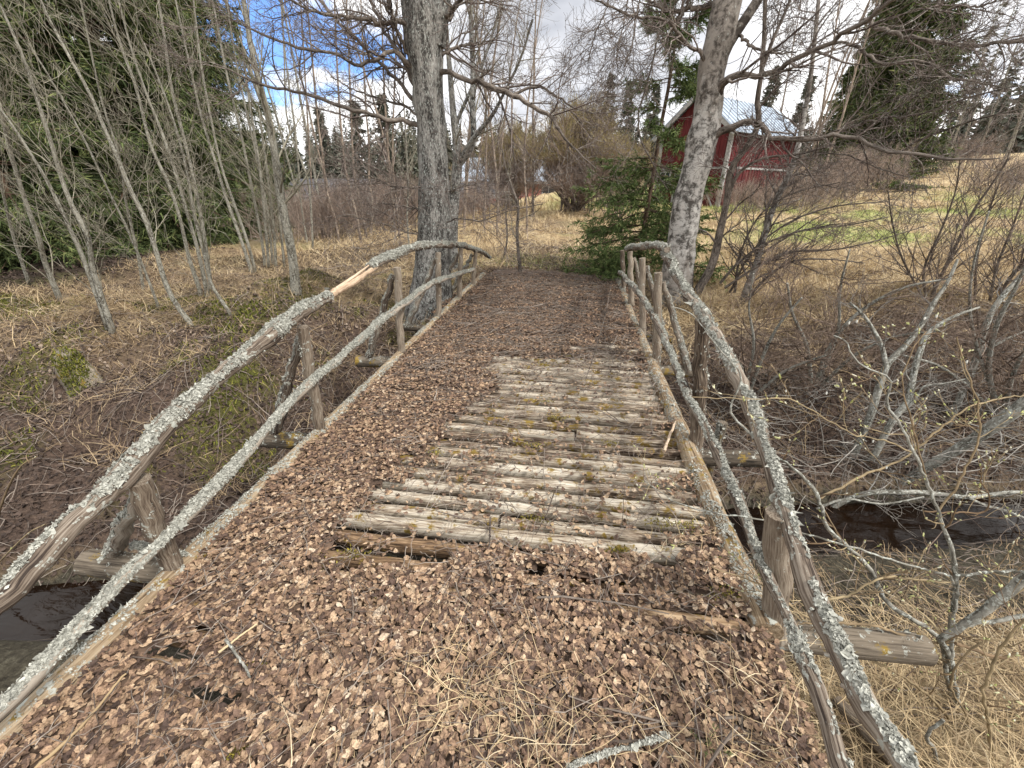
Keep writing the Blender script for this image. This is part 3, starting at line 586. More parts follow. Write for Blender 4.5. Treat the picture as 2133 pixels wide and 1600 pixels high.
# ------------------------------------------------------------------ ground cover
gz = lambda x, y: ground_z(x, y)
def slope_n(x, y):
    e = .08; nx = -(ground_z(x+e, y)-ground_z(x-e, y))/(2*e); ny = -(ground_z(x, y+e)-ground_z(x, y-e))/(2*e)
    n = np.stack([nx, ny, np.ones_like(x)], -1); return n/np.linalg.norm(n, axis=1, keepdims=True)
def off_deck(x, y, m=.05): return ~((x > XL-m) & (x < XR+m) & (y > Y0) & (y < Y1))
a = Acc(); n = 170000; x, y = scatter(n, -9.5, 8, .4, 12); z_, s = zones(x, y)
k = (rng.uniform(0, 1, n) < z_['litter']*np.clip(1.25-np.hypot(x, y-3)/14, .25, 1)) & off_deck(x, y) & (s > .15); x = x[k]; y = y[k]; s = s[k]
a.leaves(np.stack([x, y, gz(x, y)+rng.uniform(.0, .035, len(x))], -1), rng.uniform(.5, 1.4, len(x))*.040, .42, slope_n(x, y), .6, rng.uniform(0, 1, len(x))*(.45+.55*sst(1., 3., s+(fbm(x*1.5, y*1.5, 140)-.5)*2)))
x, y = scatter(30000, -24, -7, 4, 18); z_, s = zones(x, y); k = rng.uniform(0, 1, len(x)) < z_['needles']; x = x[k]; y = y[k]
a.leaves(np.stack([x, y, gz(x, y)+rng.uniform(0, .05, len(x))], -1), rng.uniform(.6, 1.6, len(x))*.06, .5, None, .8, rng.uniform(0, .55, len(x)))
o = a.build('bank_leaf_litter', M['bank_leaf']); tag(o, 'dark brown wet leaves covering the stream banks', 'leaf litter', kind='stuff')
a = Acc()
litter_twigs(2600, -9, -1.8, 1.4, 8, .4, .003, lambda x, y: gz(x, y)+.02, a, .2); litter_twigs(3200, 1.0, 8, 1.2, 8.5, .45, .003, lambda x, y: gz(x, y)+.03, a, .2)
litter_twigs(2200, -6, 3, 8, 16, .6, .004, lambda x, y: gz(x, y)+.04, a, .15)
o = a.build('bank_twigs', M['debris']); tag(o, 'grey dead twigs and stalks strewn on the banks', 'twigs', kind='stuff')
a = Acc(); n = 5600; x, y = scatter(n, -9, 7.5, 1.2, 8.2); kk = (x > 0) | (rng.uniform(0, 1, n) < .35); x = x[kk]; y = y[kk]; n = len(x); z_, s = zones(x, y); k = off_deck(x, y, .25) & ((s > .35) | ((s < -.45) & (x > 1.1))); x = x[k]; y = y[k]; n = len(x)
d0 = np.stack([rng.normal(0, 1, n), rng.normal(-.4, 1, n), rng.normal(.55, .5, n)], -1); d0 /= np.linalg.norm(d0, axis=1, keepdims=True)
P = np.empty((n, 6, 3)); P[:, 0] = np.stack([x, y, gz(x, y)], -1); L = rng.uniform(.15, .75, n)
for j in range(1, 6):
    d0 = d0+rng.normal(0, .22, (n, 3))+V(0, 0, -.06); d0 /= np.linalg.norm(d0, axis=1, keepdims=True); P[:, j] = P[:, j-1]+d0*(L/5)[:, None]
floor_z(P, .01); a.tubes(P, .0028*rng.uniform(.5, 1.5, n)[:, None]*np.linspace(1, .5, 6)[None], 3, cap=False)
o = a.build('undergrowth', M['tw_brown']); tag(o, 'tangled dead undergrowth twigs on both stream banks', 'undergrowth', kind='stuff')
# dry grass
ground_floor = ground_z
a = Acc(); b = Acc(); g = Acc()
def grass(n, x0, x1, y0, y1, L, w, lean, fn, acc, k=4, droop=.6, clump=0):
    if clump:
        m = max(1, n//clump); cx, cy = scatter(m, x0, x1, y0, y1); r = rng.uniform(.04, .16, m); i = np.repeat(np.arange(m), clump); x = cx[i]+rng.normal(0, 1, len(i))*r[i]; y = cy[i]+rng.normal(0, 1, len(i))*r[i]
        rv = np.clip(rng.uniform(0, 1, m)[i]*.6+rng.uniform(0, .4, len(i)), 0, 1)
    else: x, y = scatter(n, x0, x1, y0, y1); rv = rng.uniform(0, 1, n)
    z_, s = zones(x, y); kk = (rng.uniform(0, 1, len(x)) < fn(x, y, z_, s)) & off_deck(x, y, .0); x = x[kk]; y = y[kk]; m = len(x)
    acc.blades(np.stack([x, y, gz(x, y)-.01], -1), L*rng.uniform(.5, 1.3, m), w*rng.uniform(.6, 1.4, m), lean, droop, k, None, rv[kk])
dry = lambda x, y, z, s: (s > 1.9)*(1-z['litter'])*(1-z['green']*.85)*(1-z['needles'])*(x > 1.2)
grass(90000, 1.2, 11, 5.2, 12, .42, .004, 1.05, dry, a, 5, .5, 14)
grass(36000, 2, 22, 11, 24, .30, .007, 1.1, dry, a, 4, .4, 14)
grass(14000, 4, 45, 22, 45, .45, .014, 1.0, dry, a, 3, .4, 10)
dryL = lambda x, y, z, s: (s > 2.2)*(1-z['litter']*.85)*(1-z['green']*.5)*(1-z['needles']*.55)*(x < 1.3)
grass(26000, -11, 1.3, 3.5, 12, .30, .0036, 1.1, dryL, a, 4, .5, 12); grass(36000, -11, 1.3, 3.5, 12, .28, .0036, 1.15, dryL, b, 4, .5, 12)
grass(26000, -9, 4, 9, 20, .42, .006, .95, dryL, a, 4, .5, 12)
grass(9000, -12, 8, 19, 30, .5, .012, .8, dryL, a, 3, .5, 10)
near = lambda x, y, z, s: (s < -.75)*(x > .95)*np.clip((-s-.6)/.9, 0, 1)
grass(9000, .95, 3.6, -.2, 2.6, .34, .0018, 1.15, near, a, 6, .6, 16); grass(4000, .95, 3.6, -.2, 2.6, .3, .0018, 1.2, near, b, 6, .5, 16)
grass(5000, 1.0, 6, .4, 3.2, .12, .0028, .9, lambda x, y, z, s: (s < -.4)*1., b, 4, .8, 14)
grass(15000, -9.5, -1.75, 2.5, 8, .28, .003, 1.0, lambda x, y, z, s: (s > .45)*.8*(1-z['moss']), b, 5, .7, 20)
grass(9000, 1.0, 8, 3.6, 8, .28, .003, 1.0, lambda x, y, z, s: (s > .5)*.7, b, 5, .8, 22)
gr = lambda x, y, z, s: z['green']*.9
grass(16000, -2.4, 1.6, 8.6, 11.5, .13, .0045, .5, gr, g, 3, .5); grass(60000, 2, 26, 11, 30, .15, .009, .8, gr, g, 3, .5); grass(6000, -3, 10, 22, 40, .12, .014, .7, gr, g, 3, .5)
grass(2500, -8, -2, 3, 10, .09, .004, .6, lambda x, y, z, s: z['green'], g, 3, .5)
o = a.build('dry_grass', M['straw']); tag(o, 'flattened straw coloured grass over the meadow and path', 'dry grass', kind='stuff')
o = b.build('bank_grass', M['brown_grass']); tag(o, 'brown withered sedge on the stream banks', 'dry grass', kind='stuff')
o = g.build('green_grass', M['green']); tag(o, 'fresh green spring grass beyond the bridge and in the meadow', 'grass', kind='stuff')
a = Acc(); n = 90000; x, y = scatter(n, -9.5, -2, 2.4, 9); z_, s = zones(x, y); k = rng.uniform(0, 1, n) < z_['moss']*1.3; x = x[k]; y = y[k]; n = len(x)
a.blades(np.stack([x, y, gz(x, y)], -1), rng.uniform(.03, .075, n), np.full(n, .006), .6, .5, 3)
o = a.build('bank_moss', M['moss']); tag(o, 'green moss cushions on the hummocks of the left bank', 'moss', kind='stuff')
ground_floor = None
# grass tufts growing out of the deck litter in the foreground
a = Acc()
for px, m, L in (((990, 1430), 60, .20), ((1050, 1500), 70, .22), ((920, 1400), 36, .18), ((1160, 1560), 60, .22), ((1300, 1500), 40, .2), ((780, 1560), 26, .2), ((1580, 1520), 60, .24), ((1500, 1580), 40, .22), ((1100, 1590), 50, .2), ((640, 1590), 20, .2), ((1640, 1420), 40, .2), ((1400, 1110), 16, .12), ((1420, 1170), 12, .12)):
    c = dk(*px, .03); p = c+np.stack([rng.normal(0, .09, m), rng.normal(0, .05, m), np.zeros(m)], -1)
    k_ = rng.uniform(0, 1, m) < 1.; m = int(k_.sum()); a.blades(p[k_]+np.stack([rng.normal(0, .06, m), rng.normal(0, .05, m), np.zeros(m)], -1), L*rng.uniform(.3, 1.3, m), np.full(m, .0013), 1.25, .5, 7)
P = np.concatenate(a.v); 
for v in a.v: v[:, 2] = np.maximum(v[:, 2], .03)
o = a.build('grass_stalks', M['straw']); tag(o, 'dry curled grass stalks among leaves at the near end of the bridge', 'dry grass', kind='stuff')

# ------------------------------------------------------------------ the two old birches and the tree behind
def branchy_tree(name, label, cat, trunk, limbs, bark, limbbark, twig, levels, root, sides=20, rough=.06, fork=()):
    t = thing(name, label, cat, root)
    P, R = trunk; a = Acc(); a.tubes(P, R, sides, rough)
    for Pf, Rf in fork: a.tubes(Pf, Rf, 14, rough)
    a.build('trunk', bark, t, True)
    lo = None
    for Pl, Rl in limbs:
        Rl = Rl*.84; Pl = Pl.copy(); Pl[1:] += rng.normal(0, 1, Pl[1:].shape)*np.minimum(Rl[1:, None]*.55, .012)
        a = Acc(); a.tubes(Pl, Rl, 8, .13); a.build('branch', limbbark, t, True)
    c = Acc(); PP = np.concatenate([even(p, r, 16)[0] for p, r in limbs]); RR = np.concatenate([even(p, r, 16)[1] for p, r in limbs])
    for lv in levels:
        PP, RR = sprout(PP, RR, **lv); c.tubes(PP, RR, 4 if RR.max() > .006 else 3, 0, cap=False)
    c.build('crown', twig, t, True); return t
Yb = 6.1
T = trace([(880, 720, 112), (893, 655, 96), (900, 590, 82), (904, 520, 72), (905, 440, 67), (903, 360, 62), (899, 280, 61), (893, 200, 63), (888, 120, 70), (884, 40, 78), (880, -60, 78), (874, -220, 76)], Yb, 60)
fk = [trace([(902, 90, 50), (918, 20, 36), (932, -60, 30), (960, -220, 28)], Yb, 14), trace([(868, 110, 46), (856, 20, 38), (846, -60, 34), (826, -220, 32)], Yb, 14)]
limbs = [trace(p, Yb, 26, dr) for p, dr in (
    ([(878, 165, 14), (854, 135, 12), (819, 111, 10), (781, 127, 9), (740, 135, 9), (706, 114, 8), (659, 105, 7), (612, 96, 7), (566, 81, 6), (524, 60, 5), (490, 35, 3)], -1.2),
    ([(885, 268, 13), (856, 257, 12), (807, 249, 10), (781, 238, 10), (725, 229, 9), (687, 212, 8), (650, 200, 8), (594, 187, 7), (537, 174, 6), (490, 152, 4), (440, 130, 3)], -.8),
    ([(866, 55, 14), (828, 47, 11), (762, 41, 9), (725, 36, 8), (669, 28, 7), (631, 15, 6), (600, -5, 5)], -.9),
    ([(870, 190, 12), (840, 130, 10), (800, 60, 9), (768, -10, 8), (740, -80, 6)], .4), ([(874, 225, 11), (820, 160, 9), (770, 110, 7), (700, 40, 6), (650, -15, 5)], .9),
    ([(872, 150, 12), (835, 80, 9), (808, 0, 8), (790, -80, 6)], -.5), ([(884, 248, 8), (840, 220, 6), (790, 205, 5), (745, 190, 4), (690, 160, 3)], 1.),
    ([(915, 150, 14), (932, 152, 12), (986, 167, 11), (1027, 183, 11), (1071, 199, 11), (1104, 219, 10), (1149, 244, 9), (1169, 276, 7), (1201, 313, 4), (1240, 350, 3)], -.7),
    ([(1071, 197, 7), (1095, 188, 7), (1120, 179, 6), (1161, 203, 5), (1201, 227, 4), (1258, 236, 3), (1300, 225, 2)], .5), ([(1149, 244, 4), (1165, 226, 4), (1190, 232, 3), (1215, 262, 3)], .2),
    ([(912, 118, 8), (950, 100, 7), (985, 90, 5), (1010, 92, 3)], .4), ([(918, 70, 11), (950, 10, 9), (985, -60, 8)], .6), ([(925, 40, 10), (970, -10, 8), (1020, -60, 7)], -.5),
    ([(895, 392, 5), (876, 390, 4), (820, 389, 4), (790, 375, 3), (756, 362, 3), (728, 344, 2)], -.9), ([(895, 486, 5), (874, 486, 4), (850, 486, 4), (812, 471, 3), (756, 456, 3), (700, 449, 2)], -.8),
    ([(890, 438, 4), (846, 432, 4), (822, 426, 3), (784, 424, 2)], -.4), ([(912, 400, 4), (940, 398, 3), (975, 385, 3), (1010, 390, 2)], -.6), ([(915, 470, 4), (955, 455, 3), (1000, 460, 3), (1060, 440, 2), (1130, 425, 2)], -1.))]
branchy_tree('birch_tree', 'thick old grey barked birch behind the left railing', 'birch', T, limbs, M['birch_dark'], M['dark_stem'], M['tw_birch'],
    [dict(m=15, L=1.15, ang=(.5, 1.2), t=(.12, 1), k=8, wob=.2, trop=(0, 0, .03), rr=.45, taperL=.35), dict(m=7, L=.6, ang=(.4, 1.0), t=(.15, 1), k=6, wob=.17, rr=.55, trop=(0, 0, .0), rmin=.0022), dict(m=4, L=.28, ang=(.3, .9), t=(.1, 1), k=4, wob=.15, rr=.6, rmin=.002)], T[0][3], fork=fk)
Yr = 7.25
T = trace([(1396, 690, 78), (1404, 620, 66), (1413, 545, 57), (1420, 500, 56), (1433, 414, 56), (1455, 331, 55), (1463, 292, 60), (1471, 248, 55), (1478, 186, 51), (1487, 124, 54), (1503, 62, 57), (1515, 0, 58), (1530, -90, 52), (1555, -240, 50)], Yr, 56)
fk = [trace([(1497, 135, 26), (1518, 90, 24), (1540, 58, 21), (1578, 0, 20), (1610, -60, 18), (1690, -220, 16)], Yr, 16)]
limbs = [trace(p, Yr, 26, dr) for p, dr in (
    ([(1488, 215, 24), (1507, 174, 18), (1531, 156, 15), (1581, 159, 13), (1622, 143, 13), (1664, 120, 12), (1726, 91, 12), (1767, 64, 11), (1805, 41, 11), (1850, 8, 9), (1890, -30, 8)], -1.6),
    ([(1800, 42, 9), (1813, 44, 9), (1842, 66, 9), (1871, 77, 9), (1933, 83, 8), (1995, 91, 8), (2045, 99, 8), (2078, 87, 8), (2133, 85, 7), (2210, 70, 6)], -1.4),
    ([(1738, 91, 7), (1771, 91, 6), (1809, 112, 6), (1838, 132, 6), (1896, 128, 6), (1953, 141, 5), (1987, 166, 5), (2036, 170, 4), (2102, 186, 3)], -1.6),
    ([(1468, 300, 22), (1494, 281, 18), (1531, 261, 16), (1564, 252, 15), (1593, 269, 13), (1610, 286, 12), (1664, 290, 10), (1726, 286, 9), (1776, 286, 9), (1817, 302, 8), (1850, 317, 8), (1896, 319, 7), (1945, 329, 6), (1995, 331, 5), (2080, 332, 3)], -1.8),
    ([(1860, 317, 5), (1879, 315, 5), (1904, 298, 5), (1953, 277, 5), (2036, 248, 4), (2133, 226, 3)], -1.9), ([(1690, 290, 5), (1780, 262, 5), (1850, 243, 5), (1883, 244, 5), (1953, 228, 4), (2015, 203, 4), (2078, 188, 3), (2133, 176, 2)], -1.8),
    ([(1480, 150, 12), (1459, 112, 9), (1432, 91, 8), (1407, 62, 8), (1387, 41, 7), (1333, 37, 6), (1275, 16, 5), (1240, 0, 4)], -.8),
    ([(1503, 22, 16), (1482, 12, 14), (1436, 17, 12), (1407, 28, 9), (1370, 10, 7), (1335, -15, 5)], .4), ([(1412, 35, 8), (1407, 50, 7), (1425, 25, 5), (1440, -10, 4)], .2),
    ([(1540, 60, 8), (1549, 82, 7), (1580, 104, 6), (1620, 112, 4), (1660, 108, 3)], -.5), ([(1958, -10, 6), (1958, 23, 6), (1995, 12, 6), (2040, 14, 5), (2080, 0, 4)], -.4), ([(1390, -15, 5), (1380, 20, 5), (1366, 100, 5), (1349, 174, 4), (1331, 232, 4), (1333, 281, 4), (1349, 319, 4), (1370, 362, 3), (1390, 395, 2)], .2),
    ([(1664, 290, 4), (1700, 318, 4), (1760, 322, 3), (1830, 350, 3), (1900, 372, 2)], -1.2), ([(1340, -20, 4), (1325, 30, 4), (1318, 90, 3), (1300, 140, 2)], -.4), ([(1310, -20, 4), (1302, 40, 3), (1285, 110, 3), (1288, 150, 2)], -.2), ([(1270, -20, 4), (1262, 20, 3), (1240, 70, 3), (1225, 130, 2)], .1))]
branchy_tree('birch_tree', 'leaning birch with white lower bark behind the right railing', 'birch', T, limbs, M['birch_white'], M['dark_stem'], M['tw_birch'],
    [dict(m=16, L=1.05, ang=(.5, 1.2), t=(.1, 1), k=8, wob=.2, trop=(.0, 0, .015), rr=.45, taperL=.35), dict(m=6, L=.55, ang=(.4, 1.0), t=(.15, 1), k=6, wob=.18, rr=.55, trop=(0, 0, .0), rmin=.0024), dict(m=4, L=.26, ang=(.3, .9), t=(.1, 1), k=4, wob=.15, rr=.6, rmin=.0021)], T[0][3], fork=fk)
Y3 = 8.6
lim = [trace([(938, 560, 34), (941, 488, 26), (946, 406, 24), (953, 345, 21), (950, 290, 16), (945, 244, 14), (938, 160, 11), (930, 60, 9), (925, -60, 7)], Y3, 26),
       trace([(953, 345, 15), (984, 300, 13), (985, 220, 12), (985, 140, 11), (982, 60, 10), (981, -60, 8)], Y3, 20),
       trace([(950, 352, 12), (986, 288, 10), (1023, 244, 8), (1052, 190, 6), (1085, 120, 5), (1110, 40, 4)], Y3, 20, -.6), trace([(948, 262, 8), (975, 200, 7), (1010, 120, 6), (1040, 20, 5), (1060, -60, 4)], Y3, 18, .5)]
stems_tree('alder_tree', 'grey forked alder just behind the thick old birch', 'alder', lim, M['birch_dark'], M['tw_alder'],
    [dict(m=14, L=1.1, ang=(.4, .9), t=(.25, 1), k=7, wob=.14, trop=(0, 0, .05), rr=.4), dict(m=6, L=.5, ang=(.4, .9), t=(.15, 1), k=5, wob=.15, rr=.55), dict(m=3, L=.22, t=(.2, 1), k=4, wob=.12, rr=.6)], sides=10)

# ------------------------------------------------------------------ leaning alders on the left bank
ALD = [dict(m=16, L=1.6, ang=(.25, .8), t=(.12, 1), k=8, wob=.11, trop=(-.035, -.01, .03), rr=.28, taperL=.4, rmin=.0026), dict(m=5, L=.7, ang=(.3, .85), t=(.2, 1), k=6, wob=.15, rr=.6, trop=(-.02, 0, .03), rmin=.0026), dict(m=3, L=.32, ang=(.3, .9), t=(.2, 1), k=4, wob=.15, rr=.65, rmin=.0022)]
def ext(px):
    """carry a traced stem on beyond the top of the frame"""
    (x0, y0, w0), (x1, y1, w1) = px[-2], px[-1]
    if y1 > 40: return px
    s = (x1-x0)/(y1-y0-1e-6); return px+[(x1+s*-150, y1-150, w1*.8), (x1+s*-320, y1-320, w1*.5)]
def alder(label, stems, lv=ALD, dY=0., bark='alder', twig='tw_alder', name='alder_tree', cat='alder', drift=-.5):
    b = hit(stems[0][0][0], stems[0][0][1]); lines = []
    for st in stems:
        bx = hit(st[0][0], st[0][1])
        st = [(a_, b_2, c_2*.74) for a_, b_2, c_2 in st]; st = [(st[0][0], st[0][1]+8, st[0][2]*1.3)]+st
        lines.append(trace(ext(st), bx[1]+dY, 26, drift*rng.uniform(.4, 1.4)))
    return stems_tree(name, label, cat, lines, M[bark], M[twig], lv, root=b, group='leaning alders on the left bank' if bark == 'alder' else None)
alder('single leaning alder at the left edge in front of the spruce boughs', [[(127, 630, 14), (92, 542, 11), (83, 503, 11), (52, 416, 10), (26, 332, 9), (9, 262, 8), (-20, 170, 7), (-60, 60, 5)]])
alder('twin stemmed leaning alder above the mossy stump', [[(235, 690, 15), (192, 556, 12), (184, 494, 12), (144, 416, 11), (109, 306, 10), (74, 197, 8), (44, 109, 7), (0, 10, 5)], [(224, 680, 13), (175, 542, 11), (140, 464, 9), (100, 380, 8), (66, 324, 7), (26, 262, 6), (-20, 200, 5)]])
alder('lichen spotted alder curving left from a mossy hummock', [[(402, 682, 14), (376, 647, 13), (350, 604, 12), (324, 520, 11), (302, 455, 11), (271, 394, 10), (245, 328, 10), (219, 271, 9), (188, 197, 8), (144, 118, 7), (100, 35, 6), (85, 0, 5)]])
alder('alder clump of three straight stems left of the moss cushion', [[(420, 615, 11), (394, 538, 9), (376, 459, 8), (350, 380, 8), (315, 306, 8), (284, 184, 7), (249, 87, 6), (227, 0, 5)], [(433, 617, 11), (411, 516, 9), (385, 428, 8), (363, 350, 8), (332, 262, 7), (302, 188, 6), (270, 90, 5), (250, 10, 4)], [(440, 606, 10), (429, 516, 9), (416, 437, 8), (394, 332, 8), (372, 245, 8), (354, 166, 7), (341, 66, 6), (330, 0, 5)]])
alder('thin crooked alder with exposed root right of the alder clump', [[(480, 654, 9), (442, 595, 8), (425, 530, 8), (405, 450, 7), (390, 360, 6), (370, 280, 6), (340, 190, 5), (300, 90, 4)]])
alder('pair of slim alders before the dark spruce shade', [[(525, 569, 9), (499, 490, 8), (472, 416, 8), (446, 328, 7), (420, 245, 6), (394, 130, 5), (370, 20, 4)], [(532, 566, 8), (512, 494, 8), (486, 420, 7), (462, 350, 6), (440, 250, 6), (420, 140, 5), (405, 20, 4)]])
alder('dense cluster of upright grey alders left of the mossy footed trunk', [[(553, 556, 8), (542, 481, 7), (525, 394, 7), (503, 284, 6), (472, 153, 6), (450, 40, 5)], [(560, 558, 8), (553, 470, 7), (545, 380, 7), (530, 280, 6), (515, 180, 5), (500, 60, 4)], [(575, 556, 8), (570, 480, 7), (562, 400, 7), (550, 310, 6), (540, 230, 5)], [(568, 552, 7), (560, 460, 6), (540, 350, 6), (515, 240, 5), (490, 120, 4), (475, 20, 4)], [(592, 556, 7), (586, 490, 6), (578, 420, 6), (570, 350, 5)]])
alder('slender alder leaning far left low across the frame', [[(330, 640, 7), (300, 560, 6), (262, 470, 6), (225, 395, 5), (180, 300, 5), (120, 190, 4), (60, 90, 4)]])
alder('whippy alder growing between the twin stemmed alder and the clump', [[(300, 610, 7), (285, 520, 6), (262, 420, 6), (250, 330, 5), (215, 220, 5), (190, 110, 4), (170, 10, 4)]])
alder('leafless alder sapling rising from the shaded grass at far left', [[(60, 590, 8), (30, 500, 7), (10, 420, 6), (-10, 330, 6), (-40, 220, 5)]])
alder('tall alder with mossy foot at the left end of the far bank', [[(617, 606, 27), (608, 525, 23), (590, 437, 22), (577, 350, 20), (564, 271, 18), (547, 197, 16), (525, 109, 15), (512, 26, 13), (500, -40, 12)], [(562, 262, 12), (542, 205, 12), (522, 150, 11), (503, 100, 11), (481, 40, 10), (465, -20, 9)], [(566, 290, 9), (540, 235, 9), (516, 190, 8), (480, 130, 8), (459, 90, 8), (437, 13, 7)]],
      lv=[dict(m=16, L=1.2, ang=(.4, .95), t=(.12, 1), k=8, wob=.13, trop=(0, 0, .04), rr=.35, taperL=.4), dict(m=5, L=.55, ang=(.3, .9), t=(.2, 1), k=6, wob=.15, rr=.6), dict(m=3, L=.26, t=(.2, 1), k=4, wob=.15, rr=.65)], drift=0)

# ------------------------------------------------------------------ slender young birches behind the left bank
SAP = [dict(m=18, L=1.2, ang=(.35, .8), t=(.2, 1), k=7, wob=.1, trop=(0, 0, .06), rr=.35, rmin=.004), dict(m=5, L=.55, ang=(.3, .8), t=(.2, 1), k=5, wob=.12, rr=.6, rmin=.0035), dict(m=2, L=.28, t=(.2, 1), k=4, wob=.12, rr=.6, rmin=.0035)]
saps = [('orange barked sapling with leaning base nearest the brush thicket', [(754, 514, 8), (744, 455, 7), (730, 400, 7), (719, 344, 6), (709, 250, 6), (702, 130, 5), (697, 10, 4)], 'red_stem'),
    ('young birch stem close right of the orange sapling', [(765, 500, 8), (749, 419, 7), (738, 362, 7), (734, 306, 6), (731, 230, 6), (726, 100, 5), (722, 10, 4)], 'red_stem'),
    ('double looking young birch left of the orange sapling', [(707, 507, 8), (696, 449, 7), (681, 400, 7), (672, 325, 6), (662, 250, 6), (650, 120, 5), (640, 10, 4)], 'red_stem'),
    ('straight birch sapling with dark foot in the thicket', [(772, 493, 8), (776, 428, 7), (768, 362, 6), (769, 306, 6), (763, 240, 5), (757, 120, 5), (752, 10, 4)], 'red_stem'),
    ('thin brown sapling farthest left before the thicket', [(675, 499, 6), (662, 447, 5), (651, 400, 5), (644, 306, 5), (638, 200, 4), (630, 60, 4), (626, 0, 3)], 'red_stem'),
    ('tan sapling growing left of the old birch trunk', [(824, 503, 7), (820, 437, 6), (812, 362, 6), (807, 287, 6), (800, 180, 5), (796, 60, 5), (792, 0, 4)], 'red_stem'),
    ('paler sapling close beside the tan one by the old birch', [(832, 501, 7), (828, 437, 6), (820, 380, 6), (818, 300, 5), (822, 180, 4), (826, 60, 4), (828, 0, 3)], 'red_stem'),
    ('thin sapling immediately left of the old birch trunk', [(852, 515, 6), (848, 450, 5), (850, 380, 5), (846, 300, 4), (840, 200, 4)], 'alder'),
    ('tan birch stem right of the grey forked alder', [(966, 482, 8), (970, 420, 7), (974, 360, 7), (978, 290, 6), (990, 180, 5), (1004, 60, 4), (1010, 0, 4)], 'red_stem'),
    ('pale birch stem before the small red shed', [(1008, 480, 7), (1010, 420, 6), (1012, 360, 6), (1014, 280, 5), (1024, 170, 4), (1040, 40, 4), (1046, 0, 3)], 'red_stem'),
    ('dark knotty sapling standing in the path beyond the bridge', [(1085, 574, 10), (1080, 530, 9), (1077, 480, 9), (1079, 430, 8), (1066, 390, 7), (1052, 345, 5), (1046, 310, 4)], 'dark_stem'),
    ('thin curved sapling left of the dark one in the path', [(1047, 545, 5), (1056, 500, 5), (1054, 440, 4), (1060, 400, 4), (1058, 340, 3)], 'dark_stem'),
    ('slender reddish birch sapling before the big bush', [(1035, 490, 6), (1037, 420, 5), (1040, 350, 5), (1050, 260, 5), (1064, 140, 4), (1080, 20, 3), (1084, 0, 3)], 'red_stem'),
    ('tall slim birch reaching past the big bush top', [(1098, 500, 6), (1097, 430, 5), (1092, 350, 5), (1098, 240, 5), (1112, 120, 4), (1128, 10, 3)], 'red_stem'),
    ('leaning thin birch left of the dark roofed building', [(640, 505, 6), (628, 430, 5), (622, 350, 5), (612, 250, 5), (596, 130, 4), (585, 10, 3)], 'alder'),
    ('pale slim birch right of the tall mossy footed alder', [(652, 520, 6), (648, 440, 6), (640, 370, 6), (600, 260, 4), (592, 120, 4), (588, 0, 3)], 'alder'),
    ('young birch rising just right of the tan birch stem', [(986, 470, 6), (990, 400, 5), (998, 330, 5), (1012, 230, 4), (1030, 110, 4), (1050, 0, 3)], 'red_stem')]
for lab, px, bk in saps:
    b = hit(px[0][0], px[0][1]); px = [(a_, b_2, c_2*.72) for a_, b_2, c_2 in px]; lines = [trace(ext([(px[0][0], px[0][1]+5, px[0][2]*1.2)]+px), b[1], 24, rng.uniform(-.4, .4))]
    dark = bk == 'dark_stem'
    stems_tree('birch_sapling', lab, 'sapling', lines, M[bk], M['tw_red'] if bk == 'red_stem' else M['tw_alder'], [dict(m=9, L=.8, ang=(.5, 1.1), t=(.3, 1), k=7, wob=.16, rr=.4), dict(m=4, L=.35, t=(.2, 1), k=5, wob=.15, rr=.6)] if dark else SAP, root=b, group='young birches beyond the left railing')

# ------------------------------------------------------------------ stems by the right birch
b = hit(1449, 600); stems_tree('dark_stemmed_tree', 'dark crooked young tree right of the white birch trunk', 'young tree',
    [trace([(1449, 612, 20), (1482, 555, 17), (1498, 488, 16), (1515, 414, 14), (1523, 352, 13), (1556, 306, 12), (1581, 257, 12), (1577, 215, 11), (1585, 161, 10), (1591, 83, 9), (1594, 0, 8), (1598, -120, 6)], 7.3, 34, -.4),
     trace([(1590, 140, 7), (1612, 78, 7), (1639, 17, 6), (1665, -60, 5)], 7.0, 10), trace([(1515, 414, 7), (1540, 360, 7), (1590, 330, 5), (1660, 322, 4), (1740, 300, 3)], 7.2, 14, -.5)], M['dark_stem'], M['tw_birch'],
    [dict(m=15, L=1.0, ang=(.5, 1.1), t=(.15, 1), k=8, wob=.18, trop=(.02, 0, .01), rr=.4), dict(m=8, L=.55, t=(.15, 1), k=6, wob=.16, rr=.6, rmin=.0025), dict(m=5, L=.26, t=(.1, 1), k=4, wob=.15, rr=.6, rmin=.0022)], root=b)
b = hit(1540, 645); stems_tree('birch_sapling', 'slim pale birch leaning right behind the dark crooked tree', 'sapling',
    [trace([(1536, 660, 15), (1556, 600, 14), (1573, 559, 13), (1594, 484, 13), (1618, 414, 12), (1647, 356, 12), (1664, 298, 11), (1672, 257, 10), (1685, 186, 9), (1697, 83, 8), (1705, 0, 7), (1716, -120, 5)], b[1]+.3, 34, .3)], M['birch_white'], M['tw_birch'],
    [dict(m=40, L=1.15, rmin=.0025, ang=(.5, 1.1), t=(.08, 1), k=8, wob=.17, trop=(.01, 0, .01), rr=.4), dict(m=6, L=.5, t=(.15, 1), k=6, wob=.16, rr=.6), dict(m=3, L=.24, t=(.1, 1), k=4, wob=.15, rr=.6)], root=b)
WS = .72
